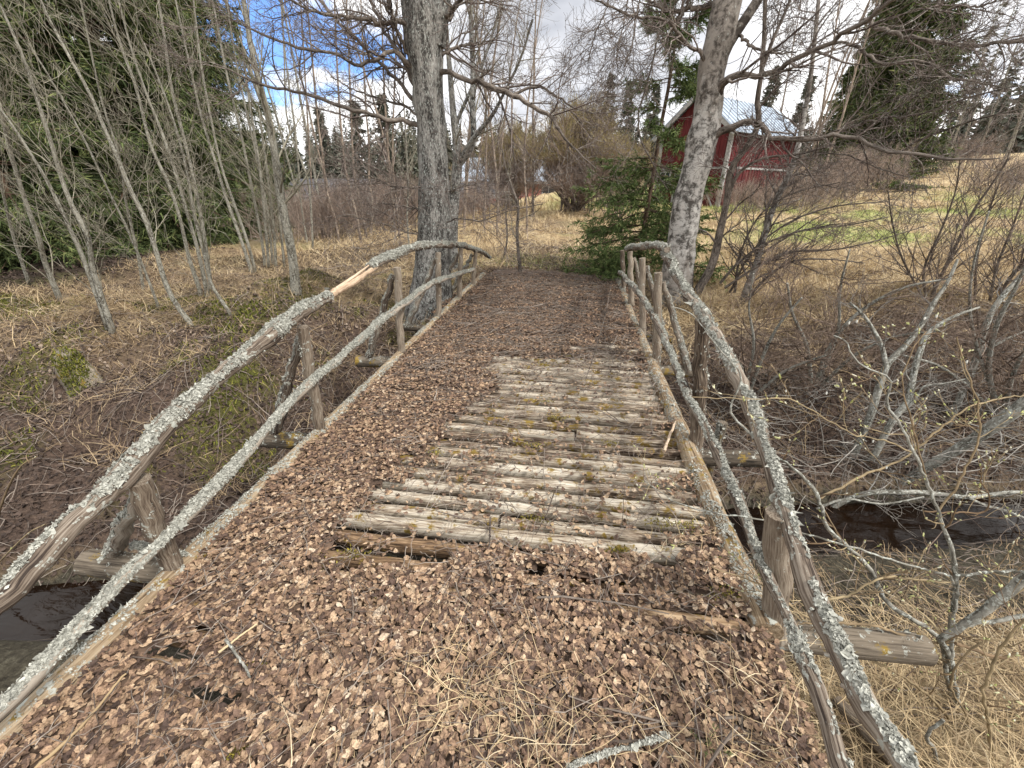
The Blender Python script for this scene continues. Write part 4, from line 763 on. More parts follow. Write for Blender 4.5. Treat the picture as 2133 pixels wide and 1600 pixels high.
b = hit(1600, 560); stems_tree('dead_bush', 'arching tangle of thin dark branches on the grass right of the white birch', 'bush',
    [trace([(1500, 590, 8), (1540, 545, 7), (1600, 505, 6), (1680, 478, 5), (1760, 470, 4), (1850, 452, 3)], 7.4, 18, -.6), trace([(1510, 600, 8), (1570, 560, 7), (1650, 525, 6), (1740, 520, 5), (1830, 500, 3), (1930, 470, 3)], 7.3, 18, -.8),
     trace([(1545, 640, 8), (1590, 585, 7), (1650, 545, 6), (1720, 540, 4), (1800, 548, 3)], 7.2, 18, -.4), trace([(1530, 610, 8), (1545, 520, 6), (1590, 440, 5), (1660, 400, 4), (1750, 380, 3)], 7.5, 18, -.4), trace([(1520, 610, 7), (1570, 520, 6), (1650, 460, 5), (1740, 430, 4), (1850, 420, 3)], 7.6, 18, -.4)], M['dark_stem'], M['tw_birch'],
    [dict(m=20, L=1.0, ang=(.4, 1.0), t=(.1, 1), k=7, wob=.17, trop=(.03, 0, .0), rr=.5, rmin=.0026), dict(m=7, L=.45, t=(.15, 1), k=5, wob=.16, rr=.6, rmin=.0023), dict(m=3, L=.2, t=(.1, 1), k=4, wob=.15, rr=.6)], root=b, trunkname='stem')
for lab, stems, dy in (('open willow bush on the bank edge before the meadow', [[(1933, 632, 9), (1978, 538, 8), (2028, 439, 7), (2065, 385, 5), (2100, 330, 4)], [(1930, 632, 7), (1925, 560, 6), (1960, 480, 5), (1990, 400, 4), (2000, 330, 3)], [(1928, 630, 6), (1880, 540, 5), (1860, 470, 4), (1850, 400, 3)]], 0),
        ('dark willow stems crossing the right edge of the meadow', [[(2074, 632, 8), (2100, 585, 8), (2133, 542, 7), (2180, 470, 6)], [(2060, 640, 7), (2075, 560, 6), (2110, 470, 5), (2140, 390, 4)], [(2030, 640, 6), (2035, 540, 5), (2060, 440, 4), (2090, 360, 3)]], -.3)):
    b = hit(stems[0][0][0], stems[0][0][1]); stems_tree('willow_bush', lab, 'willow', [trace(s_, b[1]+dy, 18, -.4) for s_ in stems], M['dark_stem'], M['tw_birch'],
        [dict(m=22, L=1.2, ang=(.35, .9), t=(.08, 1), k=7, wob=.13, trop=(0, 0, .05), rr=.5, rmin=.0025), dict(m=7, L=.45, rmin=.0022, t=(.2, 1), k=5, wob=.14, rr=.6), dict(m=2, L=.2, t=(.2, 1), k=4, wob=.12, rr=.6)], root=b, trunkname='stem')

WS = 1.
for lab, stems in (('grey arching brush on the right bank below the meadow edge', [[(1700, 800, 9), (1730, 720, 8), (1790, 650, 7), (1880, 600, 5), (1980, 580, 3)], [(1690, 800, 8), (1680, 720, 7), (1650, 650, 5), (1640, 590, 4)], [(1710, 805, 8), (1780, 740, 6), (1870, 700, 5), (1960, 690, 3)], [(1705, 795, 7), (1745, 690, 6), (1750, 600, 5), (1770, 520, 3)]]),
        ('dense leafless brush crowding the right edge above the brook', [[(2080, 860, 10), (2060, 770, 9), (2075, 680, 8), (2120, 590, 6), (2160, 500, 4)], [(2090, 865, 9), (2110, 780, 8), (2150, 700, 6), (2200, 600, 5)], [(2070, 860, 8), (2010, 800, 7), (1950, 760, 5), (1880, 740, 4)], [(2085, 860, 8), (2040, 740, 6), (2020, 640, 5), (2030, 540, 4), (2060, 440, 3)], [(2100, 870, 8), (2133, 820, 7), (2200, 760, 5)]]),
        ('thin brown brush beside the right railing on the bank', [[(1560, 820, 8), (1590, 740, 7), (1620, 680, 5), (1670, 620, 4)], [(1550, 820, 7), (1570, 720, 6), (1560, 640, 4), (1570, 570, 3)], [(1570, 825, 7), (1640, 770, 6), (1720, 740, 4)]])):
    b = hit(stems[0][0][0], stems[0][0][1]); stems_tree('bank_bush', lab, 'bush', [trace(s_, b[1], 18, -.5) for s_ in stems], M['grey_stem'], M['tw_brown'],
        [dict(m=15, L=.9, ang=(.35, 1.1), t=(.08, 1), k=7, wob=.18, trop=(0, 0, .02), rr=.45, rmin=.0022), dict(m=7, L=.42, ang=(.4, 1.1), t=(.15, 1), k=6, wob=.18, rr=.6, rmin=.002), dict(m=3, L=.2, t=(.2, 1), k=4, wob=.16, rr=.6)], root=b, trunkname='stem')
# ------------------------------------------------------------------ willows leaning over the brook on the right
WS = .76
WL = [dict(m=12, L=.55, ang=(.5, 1.2), t=(.1, 1), k=7, wob=.2, trop=(0, 0, .02), rr=.4), dict(m=4, L=.28, t=(.2, 1), k=5, wob=.2, rr=.6), dict(m=2, L=.14, t=(.2, 1), k=4, wob=.2, rr=.6)]
stems_tree('stream_willow', 'lichen grey willow with forked stems rising from the brook', 'willow',
    [trace([(1722, 1075, 20), (1775, 955, 18), (1812, 869, 18), (1835, 794, 18), (1850, 756, 16), (1887, 719, 14), (1921, 674, 12), (1944, 632, 11), (1974, 587, 9), (1995, 540, 6)], 4.0, 34, .5), trace([(1846, 765, 12), (1836, 720, 10), (1815, 680, 8), (1797, 655, 7), (1770, 630, 4)], 4.15, 14, .2),
     trace([(1745, 1085, 20), (1805, 981, 17), (1861, 872, 16), (1891, 835, 16), (1902, 782, 15), (1917, 730, 14), (1932, 695, 12), (1985, 660, 8), (2040, 640, 5)], 3.9, 30, .5), trace([(1865, 868, 8), (1900, 840, 7), (1925, 805, 5), (1960, 800, 4), (2010, 790, 3)], 4.05, 14)], M['grey_stem'], M['tw_dead'], WL, root=hit(1730, 1075), trunkname='stem')
stems_tree('stream_willow', 'darker crooked willow stem at the right edge of the brook', 'willow',
    [trace([(1975, 885, 16), (2007, 812, 15), (2022, 780, 14), (2037, 737, 15), (2060, 662, 13), (2094, 610, 12), (2133, 569, 10), (2190, 500, 7)], 5.0, 26, .5), trace([(2037, 737, 8), (2080, 715, 7), (2133, 690, 5)], 5.1, 12)], M['grey_stem'], M['tw_dead'], WL, root=hit(1975, 890), trunkname='stem')
stems_tree('leaning_tree', 'thick grey lichen covered trunk leaning over the brook', 'fallen tree', [trace([(1740, 1085, 16), (1812, 1040, 19), (1887, 1000, 22), (1962, 955, 25), (2037, 910, 29), (2133, 842, 33), (2230, 770, 36)], 4.0, 30, -.5)], M['grey_stem'], M['tw_dead'], [dict(m=14, L=.6, ang=(.5, 1.2), t=(.05, .9), k=7, wob=.22, rr=.3), dict(m=5, L=.3, t=(.2, 1), k=5, wob=.2, rr=.6)], root=hit(1740, 1090), sides=14)
stems_tree('dead_branch', 'bleached dead branch lying across the brook water', 'dead branch', [trace([(1690, 1095, 9), (1722, 1067, 13), (1775, 1036, 14), (1820, 1026, 14), (1869, 1026, 14), (1925, 1026, 13), (2019, 1036, 12), (2105, 1026, 11), (2180, 1030, 9)], 3.5, 30, .1), trace([(2015, 1036, 8), (2050, 1052, 7), (2090, 1062, 6), (2150, 1085, 4)], 3.5, 10), trace([(1700, 1060, 7), (1760, 1040, 6), (1840, 1050, 5), (1925, 1035, 4)], 3.4, 12)], M['grey_stem'], M['tw_dead'], [dict(m=12, L=.5, ang=(.5, 1.2), k=7, wob=.22, rr=.4), dict(m=5, L=.25, k=5, wob=.2, rr=.6)], root=hit(1700, 1080))
WS = 1.
a = Acc(); n = 330; pc = on_y(2040, 960, 4.3); d = np.stack([rng.normal(1, .5, n)*np.where(rng.uniform(0, 1, n) < .5, 1, -1), rng.normal(0, .5, n), rng.normal(.1, .3, n)], -1); d /= np.linalg.norm(d, axis=1, keepdims=True)
P = np.empty((n, 7, 3)); P[:, 0] = np.stack([rng.uniform(1.9, 5.6, n), rng.uniform(3.5, 5.2, n), rng.uniform(-1.2, -.55, n)], -1); L = rng.uniform(.3, 1.1, n)
for j in range(1, 7): d = d+rng.normal(0, .16, (n, 3)); d /= np.linalg.norm(d, axis=1, keepdims=True); P[:, j] = P[:, j-1]+d*(L/6)[:, None]
floor_z(P, .02); a.tubes(P, rng.uniform(.002, .006, n)[:, None]*np.linspace(1, .4, 7)[None], 4, cap=False)
o = a.build('brushwood', M['tw_dead']); tag(o, 'tangle of bleached dead twigs heaped over the brook at right', 'brushwood', kind='stuff')

# ------------------------------------------------------------------ willow shrub in the right foreground
def near_px(lst, Y, drift=0, n=None): return trace([(a_, b_2, c_2*.8) for a_, b_2, c_2 in lst], Y, n or 5*len(lst), drift, .0013)
def pick(t, Pl, Rl, mat): pass
gz0 = float(ground_z(1.75, 1.3))
FS = [near_px([(2000, 1520, 18), (1987, 1472, 15), (1979, 1323, 13), (1991, 1226, 12), (1983, 1148, 11), (1964, 1089, 9), (1955, 1067, 8), (1925, 992, 8), (1899, 932, 7), (1865, 872, 6), (1848, 842, 6), (1854, 790, 5), (1839, 782, 5), (1794, 760, 4), (1767, 730, 4), (1760, 707, 3), (1737, 700, 3)], 1.35, .25),
      near_px([(1995, 1500, 12), (1972, 1400, 12), (1956, 1331, 12), (1900, 1290, 11), (1847, 1253, 11), (1808, 1179, 11), (1761, 1136, 11), (1722, 1097, 10), (1700, 1026, 9), (1662, 985, 8), (1610, 944, 7), (1565, 906, 6), (1527, 869, 6), (1526, 835, 5), (1544, 794, 5), (1539, 771, 4), (1497, 726, 4), (1471, 689, 3), (1437, 651, 3), (1400, 640, 2)], 1.35, .3),
      near_px([(1995, 1470, 12), (1972, 1351, 13), (1960, 1331, 15), (1987, 1315, 18), (2022, 1292, 20), (2081, 1249, 23), (2133, 1206, 25), (2230, 1120, 26)], 1.3, -.05),
      near_px([(1987, 1308, 10), (2042, 1298, 10), (2133, 1280, 10), (2230, 1250, 9)], 1.3, 0), near_px([(1985, 1215, 7), (1979, 1202, 6), (1886, 1175, 5), (1788, 1144, 5), (1690, 1116, 5), (1593, 1085, 4), (1476, 1066, 4), (1405, 1045, 3), (1340, 1000, 2)], 1.35, .05),
      near_px([(1956, 1339, 7), (1909, 1331, 6), (1819, 1304, 6), (1730, 1300, 5), (1620, 1300, 4), (1580, 1310, 3)], 1.3, -.1), near_px([(1827, 1206, 5), (1769, 1241, 6), (1706, 1253, 6), (1690, 1273, 6)][::-1]+[(1886, 1205, 5), (1980, 1215, 4)], 1.28, .1),
      near_px([(1995, 1520, 7), (1983, 1505, 7), (1944, 1460, 7), (1886, 1413, 6), (1808, 1370, 6), (1730, 1316, 5), (1651, 1265, 5), (1600, 1225, 4), (1480, 1180, 3)], 1.25, -.05), near_px([(1700, 1040, 6), (1740, 1020, 6), (1794, 992, 6), (1880, 955, 5), (1944, 906, 5), (2015, 850, 4), (2080, 832, 4), (2133, 824, 3)], 1.55, .3),
      near_px([(1991, 1200, 7), (2060, 1192, 7), (2133, 1190, 7), (2220, 1190, 6)], 1.36), near_px([(1905, 945, 4), (1850, 920, 4), (1780, 905, 3), (1700, 860, 3), (1640, 830, 3), (1560, 832, 2), (1440, 826, 2)], 1.55, -.2), near_px([(2133, 1360, 8), (2080, 1368, 8), (2020, 1350, 8), (1990, 1340, 8)][::-1], 1.28),
      near_px([(1965, 1500, 8), (1930, 1530, 8), (1945, 1560, 9), (1960, 1620, 9)], 1.0), near_px([(2133, 1330, 5), (2040, 1340, 5), (1980, 1420, 5), (2020, 1500, 5)], 1.15), near_px([(2070, 1600, 9), (2060, 1520, 8), (2052, 1430, 7), (2100, 1330, 6), (2133, 1290, 5)], 1.05),
      near_px([(1955, 1065, 5), (2000, 1000, 5), (2040, 900, 4), (2030, 820, 4), (2010, 760, 3), (1995, 700, 3)], 1.5, .2), near_px([(1925, 1065, 4), (2000, 1068, 4), (2050, 1066, 4), (2062, 1035, 3), (2045, 1000, 3), (2040, 970, 2)], 1.5), near_px([(1930, 1000, 4), (1900, 880, 4), (1880, 800, 3), (1900, 730, 3), (1930, 690, 2)], 1.5, .2)]
smooth_ends = lambda s_: s_[:, 2:]
root = V(*FS[0][0][0]); t = thing('willow_shrub', 'near willow shrub with swelling yellow buds crossing the right railing', 'willow shrub', root)
for i, (P, R) in enumerate(FS):
    P = P.copy(); P[1:] += rng.normal(0, .0022, P[1:].shape); a = Acc(); a.tubes(P, R, 8, .05, cap=True); a.build('stem', M['grey_stem'] if i in (0, 1, 2, 3, 4, 9, 12) else M['tw_willow'], t, True)
sel = [FS[i] for i in (0, 1, 4, 5, 6, 7, 8, 10, 13, 14, 15, 16, 17, 2, 9)]
PP = np.concatenate([even(p, r, 18)[0] for p, r in sel]); RR = np.concatenate([even(p, r, 18)[1] for p, r in sel])
s1, r1 = sprout(PP, RR, 9, .30, (.5, 1.2), (.2, 1), 7, .16, (-.02, 0, .05), .5, .0013); s2, r2 = sprout(s1, r1, 3, .13, (.4, 1.), (.2, 1), 5, .16, (0, 0, .05), .7, .0011)
a = Acc(); a.tubes(s1, r1, 5, cap=False); a.tubes(s2, r2, 4, cap=False); a.build('twigs', M['tw_willow'], t, True)['kind'] = 'stuff'
a = Acc(); ends = np.concatenate([smooth_ends(s1), s2[::2]]); Q, rq = sprout(ends, np.full(ends.shape[:2], .004), 2, .022, (.2, .7), (.3, 1), 4, .1, (0, 0, .2), 1., .001)
a.tubes(Q, np.full(len(Q), 1.)[:, None]*np.array([.0012, .0030, .0026, .0006])[None], 5, cap=False)
a.build('buds', M['bud'], t, True)['kind'] = 'stuff'
CATK = mat_rand('silver_catkins', [(0, (.50, .50, .46)), (1, (.66, .66, .60))])
cs = [(1784, 673), (1925, 667), (1950, 662), (2013, 757), (1721, 822), (1637, 817), (1818, 922), (1846, 977), (1527, 946), (1768, 676), (1610, 908)]
for x, y in cs:
    p = on_y(x, y, 1.56); a = Acc(); a.tubes(np.array([p, p+V(0, .002, .006), p+V(.001, .003, .011)]), np.array([.002, .0034, .0015]), 8); a.build('catkin', CATK, t, True)
# small willow shoots at the lower left edge
P1 = near_px([(0, 1060, 5), (20, 1010, 5), (45, 970, 4), (80, 950, 3)], 1.5); P2 = near_px([(-20, 1190, 4), (60, 1110, 4), (95, 1092, 3)], 1.3)
P0 = near_px([(-60, 1420, 6), (-30, 1250, 6), (0, 1060, 5)], 1.5)
t = thing('willow_shoot', 'small yellow budded willow shoot at the left edge over the brook', 'willow shoot', P0[0][0]); a = Acc()
for P, R in (P0, P1, P2): a.tubes(P, R, 6)
a.build('stem', M['tw_willow'], t, True); a = Acc()
for P, R in (P1, P2):
    e = even(P, R, 8); Q, _ = sprout(e[0], e[1], 8, .035, (.2, .6), (.3, 1), 4, .1, (0, 0, .2), 1., .001); a.tubes(Q, np.ones(len(Q))[:, None]*np.array([.0015, .0045, .0035, .0008])[None], 5, cap=False)
a.build('buds', M['bud'], t, True)['kind'] = 'stuff'
# fallen pole on the right bank
p, q = on_y(1870, 1262, 1.22), on_y(1985, 1440, 1.0); p[2] = ground_z(p[0], p[1])+.12; q[2] = ground_z(q[0], q[1])+.04
t = thing('loose_pole', 'barkless grey pole lying in dry grass beside the right end beam', 'pole', q); a = Acc(); P = line3(p, q, 14); a.tubes(P, np.linspace(.028, .034, 14), 10, .08); a.build('shaft', M['post_wood'], t, True)
# stump post under the right side
p = on_y(1507, 880, 2.95); t = thing('old_stake', 'rotten dark stake with lichen cap beside the right railing', 'stake', (p[0], p[1], ground_z(p[0], p[1]))); a = Acc(); P = line3((p[0]-.03, p[1], ground_z(p[0], p[1])-.05), p, 12); a.tubes(P, np.linspace(.035, .03, 12), 9, .15); o = a.build('shaft', M['beam_wood'], t, True); lichen_on(P[-3:], np.full(3, .03), o, 4000, 5, .2, .01)
# mossy stump on the left bank
p = hit(172, 800); t = thing('mossy_stump', 'broken pale topped stump coated in moss on the left bank', 'stump', p); a = Acc(); q = p+V(-.12, .05, .34)
P = line3(p+V(.22, -.10, -.5), q, 12); a.tubes(P, np.linspace(.24, .115, 12), 14, .14); o = a.build('body', mat_wood('mossy_stump_wood', [(.3, (.05, .04, .03)), (.6, (.28, .24, .19))], moss=.6), t, True)
a = Acc(); P2 = line3(q+V(.02, 0, -.05), q+V(-.04, 0, .05), 5); a.tubes(P2, np.array([.10, .09, .08, .06, .03]), 9, .3); a.build('broken_top', M['rail_wood'], t, True)
n = 3200; u = rng.uniform(0, .92, n)[:, None]; pp = (p+V(.12, -.05, -.15))*(1-u)+q*u; dd = rng.normal(size=(n, 3)); dd[:, 2] = np.abs(dd[:, 2]); dd /= np.linalg.norm(dd, axis=1, keepdims=True); a = Acc(); a.blades(pp+dd*.16*(1-.3*u), rng.uniform(.02, .045, n), np.full(n, .006), .6, .5, 3); o = a.build('moss_coat', M['moss'], t); o['kind'] = 'stuff'
# seedling spruce in the foreground and fern-like sprigs
p = dk(1470, 1560, .03)
t = thing('spruce_seedling', 'tiny bright green spruce seedling among leaves at the bottom right', 'seedling', p); a = Acc(); b_ = Acc()
for dx, dy, dz_ in ((.02, .02, .10), (-.05, .02, .05), (.06, -.02, .04), (-.02, -.04, .05), (.03, .05, .05)):
    P = line3(p, p+V(dx, dy, dz_), 6); a.tubes(P, np.linspace(.0016, .0008, 6), 5); ribbon_needles(b_, P[None], 50, .014, .0011, (.05, 1), 0, (.7, 1.1))
a.build('stem', M['spruce_bark'], t, True); b_.build('needles', M['needle_young'], t)

# ------------------------------------------------------------------ spruces
b = hit(1338, 590)
spruce('spruce_tree', 'slim young green spruce at the far right corner of the bridge', (1.33, 8.9, ground_z(1.33, 8.9)), 6.8, 1.75, 120, 20, (18, .13), .0085, M['needle_young'], M['spruce_bark'], .02, r0=.042, droop=-.03, tipup=.05, power=1.5, fpow=1.9, lean=(.25, 0))
for lab, px, D, h, rm, nb, tl in (('tallest dark spruce in the left spruce wall, behind the leaning alders', 300, 15.5, 24, 4.3, 330, 40), ('broad dark spruce with boughs to the ground at the left edge', -40, 12.5, 22, 4.0, 330, 40), ('dark spruce at the right end of the left spruce wall', 450, 20.5, 21, 3.6, 260, 34), ('shaded spruce standing between the two biggest left spruces', 130, 18, 25, 4.6, 300, 34)):
    lat = (px-1066)/F*D*math.cos(PITCH); p = fwh*D+rt*lat; spruce('spruce_tree', lab, (p[0], p[1], ground_z(p[0], p[1])), h, rm, int(nb*1.35), tl, (13, .36), .0155, M['needle'], M['spruce_bark'], .015, 'spruces on the left side', droop=-.07, tipup=.06, power=.55, fpow=1.9)
for lab, px, D, h, rm in (('fresh green low spruce with boughs sweeping the ground at the left edge', 10, 10.8, 8.5, 2.3), ('small green spruce in the dark gap under the tall left spruces', 235, 14.5, 5.5, 1.9)):
    lat = (px-1066)/F*D*math.cos(PITCH); p = fwh*D+rt*lat; spruce('spruce_tree', lab, (p[0], p[1], ground_z(p[0], p[1])), h, rm, 190, 24, (12, .26), .013, M['needle'], M['spruce_bark'], .01, 'spruces on the left side', droop=-.06, tipup=.05, power=.7, fpow=1.6)
for lab, px, D, h, rm in (('big dark spruce behind the red barn', 1800, 37, 24, 4.6), ('smaller spruce right behind the big barn spruce', 1745, 45, 16, 3.6)):
    lat = (px-1066)/F*D*math.cos(PITCH); p = fwh*D+rt*lat; spruce('spruce_tree', lab, (p[0], p[1], ground_z(p[0], p[1])), h, rm, 380, 30, (8, .55), .04, M['needle'], M['spruce_bark'], .03, droop=-.07, tipup=.05, power=.7, fpow=1.3)
def at(px, D): lat = (px-1066)/F*D*math.cos(PITCH); p = fwh*D+rt*lat; return V(p[0], p[1], float(min(ground_z(p[0], p[1]), 4.5)))
far_lab = {1253: 'thin pointed spruce above the yellow bush, left one of the pair', 1290: 'thin pointed spruce above the yellow bush, right one of the pair', 815: 'dark pointed spruce showing left of the old birch trunk', 762: 'dark pointed spruce second left of the old birch trunk', 690: 'dark spruce above the dark roofed building', 1340: 'distant spruce behind the top of the young green spruce', 1410: 'distant spruce left of the red barn roof', 1560: 'distant spruce peeping over the barn roof ridge', 1630: 'distant spruce over the low end of the barn roof'}
for px, D, top in ((1253, 85, 200), (1290, 90, 212), (815, 62, 232), (762, 66, 242), (690, 70, 258), (1340, 85, 215), (1410, 80, 195), (1560, 75, 190), (1630, 80, 205)):
    p = at(px, D); zt = EYE+(390-top)/F*D*.92; spruce('spruce_tree', far_lab[px], p, zt-p[2], (zt-p[2])*.17, 120, 7, (3, .9), .11, M['needle_far'], M['spruce_bark'], .04, 'spruces of the distant treeline', power=.8)
a = Acc()
def far_conifer(p, h, r, m=240):
    f = rng.uniform(.03, 1, m)**.8; az = rng.uniform(0, 2*math.pi, m); L = r*(1-f)**.8*rng.uniform(.7, 1.15, m)+.15
    k = 3; Q = np.empty((m, k, 3)); Q[:, 0] = p+np.stack([0*f, 0*f, f*h], -1); d = np.stack([np.cos(az), np.sin(az), -.25+0*az], -1)
    for j in range(1, k): Q[:, j] = Q[:, j-1]+d*(L/(k-1))[:, None]; d = d+V(0, 0, -.15)
    wd = np.cross(d, rng.normal(size=(m, 3))); wd /= np.linalg.norm(wd, axis=1, keepdims=True); a.ribbons(Q, wd, np.maximum(L*.22, .12)[:, None]*np.array([.5, 1, .15])[None], np.full(m, rng.uniform(0, .8))+rng.uniform(0, .2, m))
for i in range(290):
    px = rng.uniform(440, 1760); D = rng.uniform(80, 135); p = at(px, D); zt = EYE+(390-rng.normal(288, 18))/F*D*.9; far_conifer(p, max(6, zt-p[2]), rng.uniform(1.8, 2.8))
for i in range(100):
    px = rng.uniform(1720, 2500); D = rng.uniform(75, 125); p = at(px, D); zt = EYE+(390-rng.normal(165, 45))/F*D*.92; far_conifer(p, max(8, zt-p[2]), rng.uniform(2, 3.2))
for i in range(60):
    px = rng.uniform(-1500, 400); D = rng.uniform(40, 90); p = at(px, D); far_conifer(p, rng.uniform(14, 20), rng.uniform(2.5, 3.5))
o = a.build('distant_forest', M['needle_far']); tag(o, 'distant mixed spruce forest along the horizon', 'forest', kind='stuff')

# ------------------------------------------------------------------ bushes and birches of the middle distance
def bush(name, label, px, D, ns, h, spread, bark, twig, lv, group=None, cat='bush', tipmat=None, r=.02, inward=.04, rad=.4):
    p = at(px, D); n = ns; az = rng.uniform(0, 2*math.pi, n); tilt = np.abs(rng.normal(0, spread, n))
    d = np.stack([np.cos(az)*np.sin(tilt), np.sin(az)*np.sin(tilt), np.cos(tilt)], -1); k = 10; P = np.empty((n, k, 3)); q = rng.normal(0, rad, (n, 2)); P[:, 0] = p+np.stack([q[:, 0], q[:, 1], 0*az], -1); P[:, 0, 2] = ground_z(P[:, 0, 0], P[:, 0, 1])-.05
    L = h*rng.uniform(.7, 1.08, n)
    for j in range(1, k): d = d+rng.normal(0, .06, (n, 3))+V(0, 0, inward); d /= np.linalg.norm(d, axis=1, keepdims=True); P[:, j] = P[:, j-1]+d*(L/(k-1))[:, None]
    R = r*rng.uniform(.5, 1.2, n)[:, None]*np.linspace(1, .3, k)[None]
    t = thing(name, label, cat, p, group); a = Acc(); a.tubes(P, R, 5, cap=False); a.build('stems', bark, t, True)['kind'] = 'stuff'
    c = Acc(); PP, RR = P, R
    for l in lv: PP, RR = sprout(PP, RR, **l); c.tubes(PP, RR, 3, cap=False)
    c.build('crown', twig, t, True)
    if tipmat: 
        Q, rq = sprout(PP[PP[:, -1, 2] > p[2]+h*.55], np.full((int((PP[:, -1, 2] > p[2]+h*.55).sum()), PP.shape[1]), .01), 1, .5, (.1, .5), (.3, 1), 3, .08, (0, 0, .1), .8, .006); c = Acc(); c.tubes(Q, rq, 3, cap=False); c.build('tips', tipmat, t, True)
    return t
tips = mat_twig('olive_yellow_tips', (.25, .205, .09), (.43, .36, .17)); BL = [dict(m=16, L=1.6, ang=(.2, .65), t=(.15, 1), k=6, wob=.08, trop=(0, 0, .06), rr=.5, rmin=.007), dict(m=7, L=.9, ang=(.2, .6), t=(.15, 1), k=5, wob=.08, trop=(0, 0, .08), rr=.6, rmin=.006), dict(m=3, L=.5, ang=(.2, .6), t=(.15, 1), k=4, wob=.08, trop=(0, 0, .08), rr=.6, rmin=.006)]
bush('willow_bush', 'big domed willow bush with yellow tips beside the lawn', 1200, 21, 56, 3.6, .66, M['dark_stem'], M['tw_shrub'], BL, cat='willow', tipmat=tips, r=.04, inward=.07, rad=.3)
bush('willow_bush', 'yellowish willow bush behind the young green spruce', 1290, 25, 30, 2.5, .5, M['dark_stem'], M['tw_shrub'], BL, cat='willow', tipmat=tips, r=.03)
bush('willow_bush', 'greyer willow bush left of the big domed willow', 1065, 26, 44, 3.9, .5, M['dark_stem'], M['tw_shrub'], BL, cat='willow', tipmat=tips, r=.035)
bush('willow_bush', 'low brown willow bush at the foot of the young spruce', 1290, 19, 40, 2.4, .5, M['dark_stem'], M['tw_shrub'], [dict(m=9, L=.9, ang=(.2, .6), k=5, wob=.08, trop=(0, 0, .06), rmin=.004), dict(m=4, L=.4, k=4, rmin=.004)], cat='willow')
SH = [dict(m=9, L=.85, ang=(.2, .6), t=(.15, 1), k=5, wob=.1, trop=(0, 0, .06), rr=.6, rmin=.005), dict(m=5, L=.42, ang=(.2, .7), t=(.2, 1), k=4, wob=.1, rr=.6, rmin=.0045)]
for lab, px, D, h in (('purple brown shrub thicket left of the saplings', 655, 15.5, 1.5), ('purple brown shrub thicket between the orange saplings', 720, 17, 1.6), ('purple brown shrub thicket right of the orange saplings', 790, 18, 1.6), ('brown shrub thicket against the old birch trunk', 850, 19, 1.6), ('reddish shrub thicket in front of the dark roofed building', 690, 23, 1.8), ('brown shrub thicket around the small red shed', 945, 20, 1.4), ('pale brown thicket behind the tan sapling', 830, 26, 2.2)):
    bush('shrub_thicket', lab, px, D, 95, h, .38, M['tw_shrub'], M['tw_shrub'], SH, 'shrub thickets in the middle distance', 'shrub', r=.010, rad=.95)
for lab, px, D, h in (('purple brown brush at the barn corner', 1590, 20.5, 1.0), ('purple brown brush below the long barn wall', 1680, 23, 1.5), ('purple brown brush right of the barn', 1740, 25, 2.3), ('dark brush before the big barn spruce', 1800, 29, 2.4), ('brown brush at the right edge on the hill', 2110, 24, 1.6), ('brown brush near the top of the meadow', 1980, 40, 2.6)):
    bush('shrub_thicket', lab, px, D, 95, h, .42, M['tw_shrub'], M['tw_shrub'], SH, 'shrub thickets beside the barn', 'shrub', r=.012, rad=1.1)
def far_birch(label, px, D, h, group, bark='red_stem', twig='tw_red', ns=1, lean=.03):
    p = at(px, D); lines = []
    for i in range(ns):
        k = 12; z = np.linspace(0, 1, k); P = p+np.stack([np.cumsum(rng.normal(rng.normal(0, lean), .012, k))*h*.25, np.cumsum(rng.normal(0, .02, k))*h*.2, z*h], -1); P[0, 2] -= .1
        if i: P = P+rng.normal(0, .25, 3)*V(1, 1, 0)
        lines.append((P, (h*.0055+.004)*(1-.85*z)))
    return stems_tree('bare_birch', label, 'birch', lines, M[bark], M[twig], [dict(m=24, L=h*.17, ang=(.3, .7), t=(.15, 1), k=6, wob=.08, trop=(0, 0, .05), rr=.4, rmin=D*.0003), dict(m=7, L=h*.075, ang=(.3, .7), t=(.2, 1), k=5, wob=.1, rr=.6, rmin=D*.00022, trop=(0, 0, -.02))], group, 7, .04, root=p)
g1 = 'bare birches behind the bridge'; n0_ = 0
for lab, px, D, h, bk in (('leafless birch at the left of the sky gap', 690, 24, 12, 'red_stem'), ('leafless birch half hidden by the old birch trunk', 845, 24, 13, 'red_stem'), ('leafless birch just right of the old birch trunk', 955, 23, 13, 'red_stem'), ('leafless birch left of the domed willow', 1045, 19, 11, 'red_stem'), ('leafless birch before the domed willow', 1110, 22, 11.5, 'red_stem'), ('twiggy birch beside the spruce wall', 620, 20, 11, 'alder'), ('slim birch in the gap right of the mossy footed alder', 655, 17, 10, 'alder')):
    far_birch(lab, px, D, h, g1, bk, 'tw_red' if bk == 'red_stem' else 'tw_alder')
g2 = 'bare birches behind the barn'
for lab, px, D, h, ns in (('leafless birch over the barn ridge', 1600, 33, 13, 1), ('leafless birch at the far end of the barn', 1660, 31, 15, 2), ('reddish birch before the big barn spruce', 1700, 30, 15, 2), ('grey birch at the hilltop left', 1900, 46, 13, 1), ('grey birch in the middle of the hilltop', 1965, 50, 16, 2), ('tall pale birch on the hilltop', 2010, 44, 16, 1), ('grey birch on the hill near the right edge', 2070, 42, 15, 2), ('grey birch at the right edge of the hill', 2130, 40, 15, 2), ('small grey birch on the hill crest', 1940, 58, 12, 1), ('grey birch thick with twigs at the far right', 2180, 38, 14, 2)):
    far_birch(lab, px, D, h, g2, 'red_stem' if px < 1800 else 'alder', 'tw_red' if px < 1800 else 'tw_grey', ns)
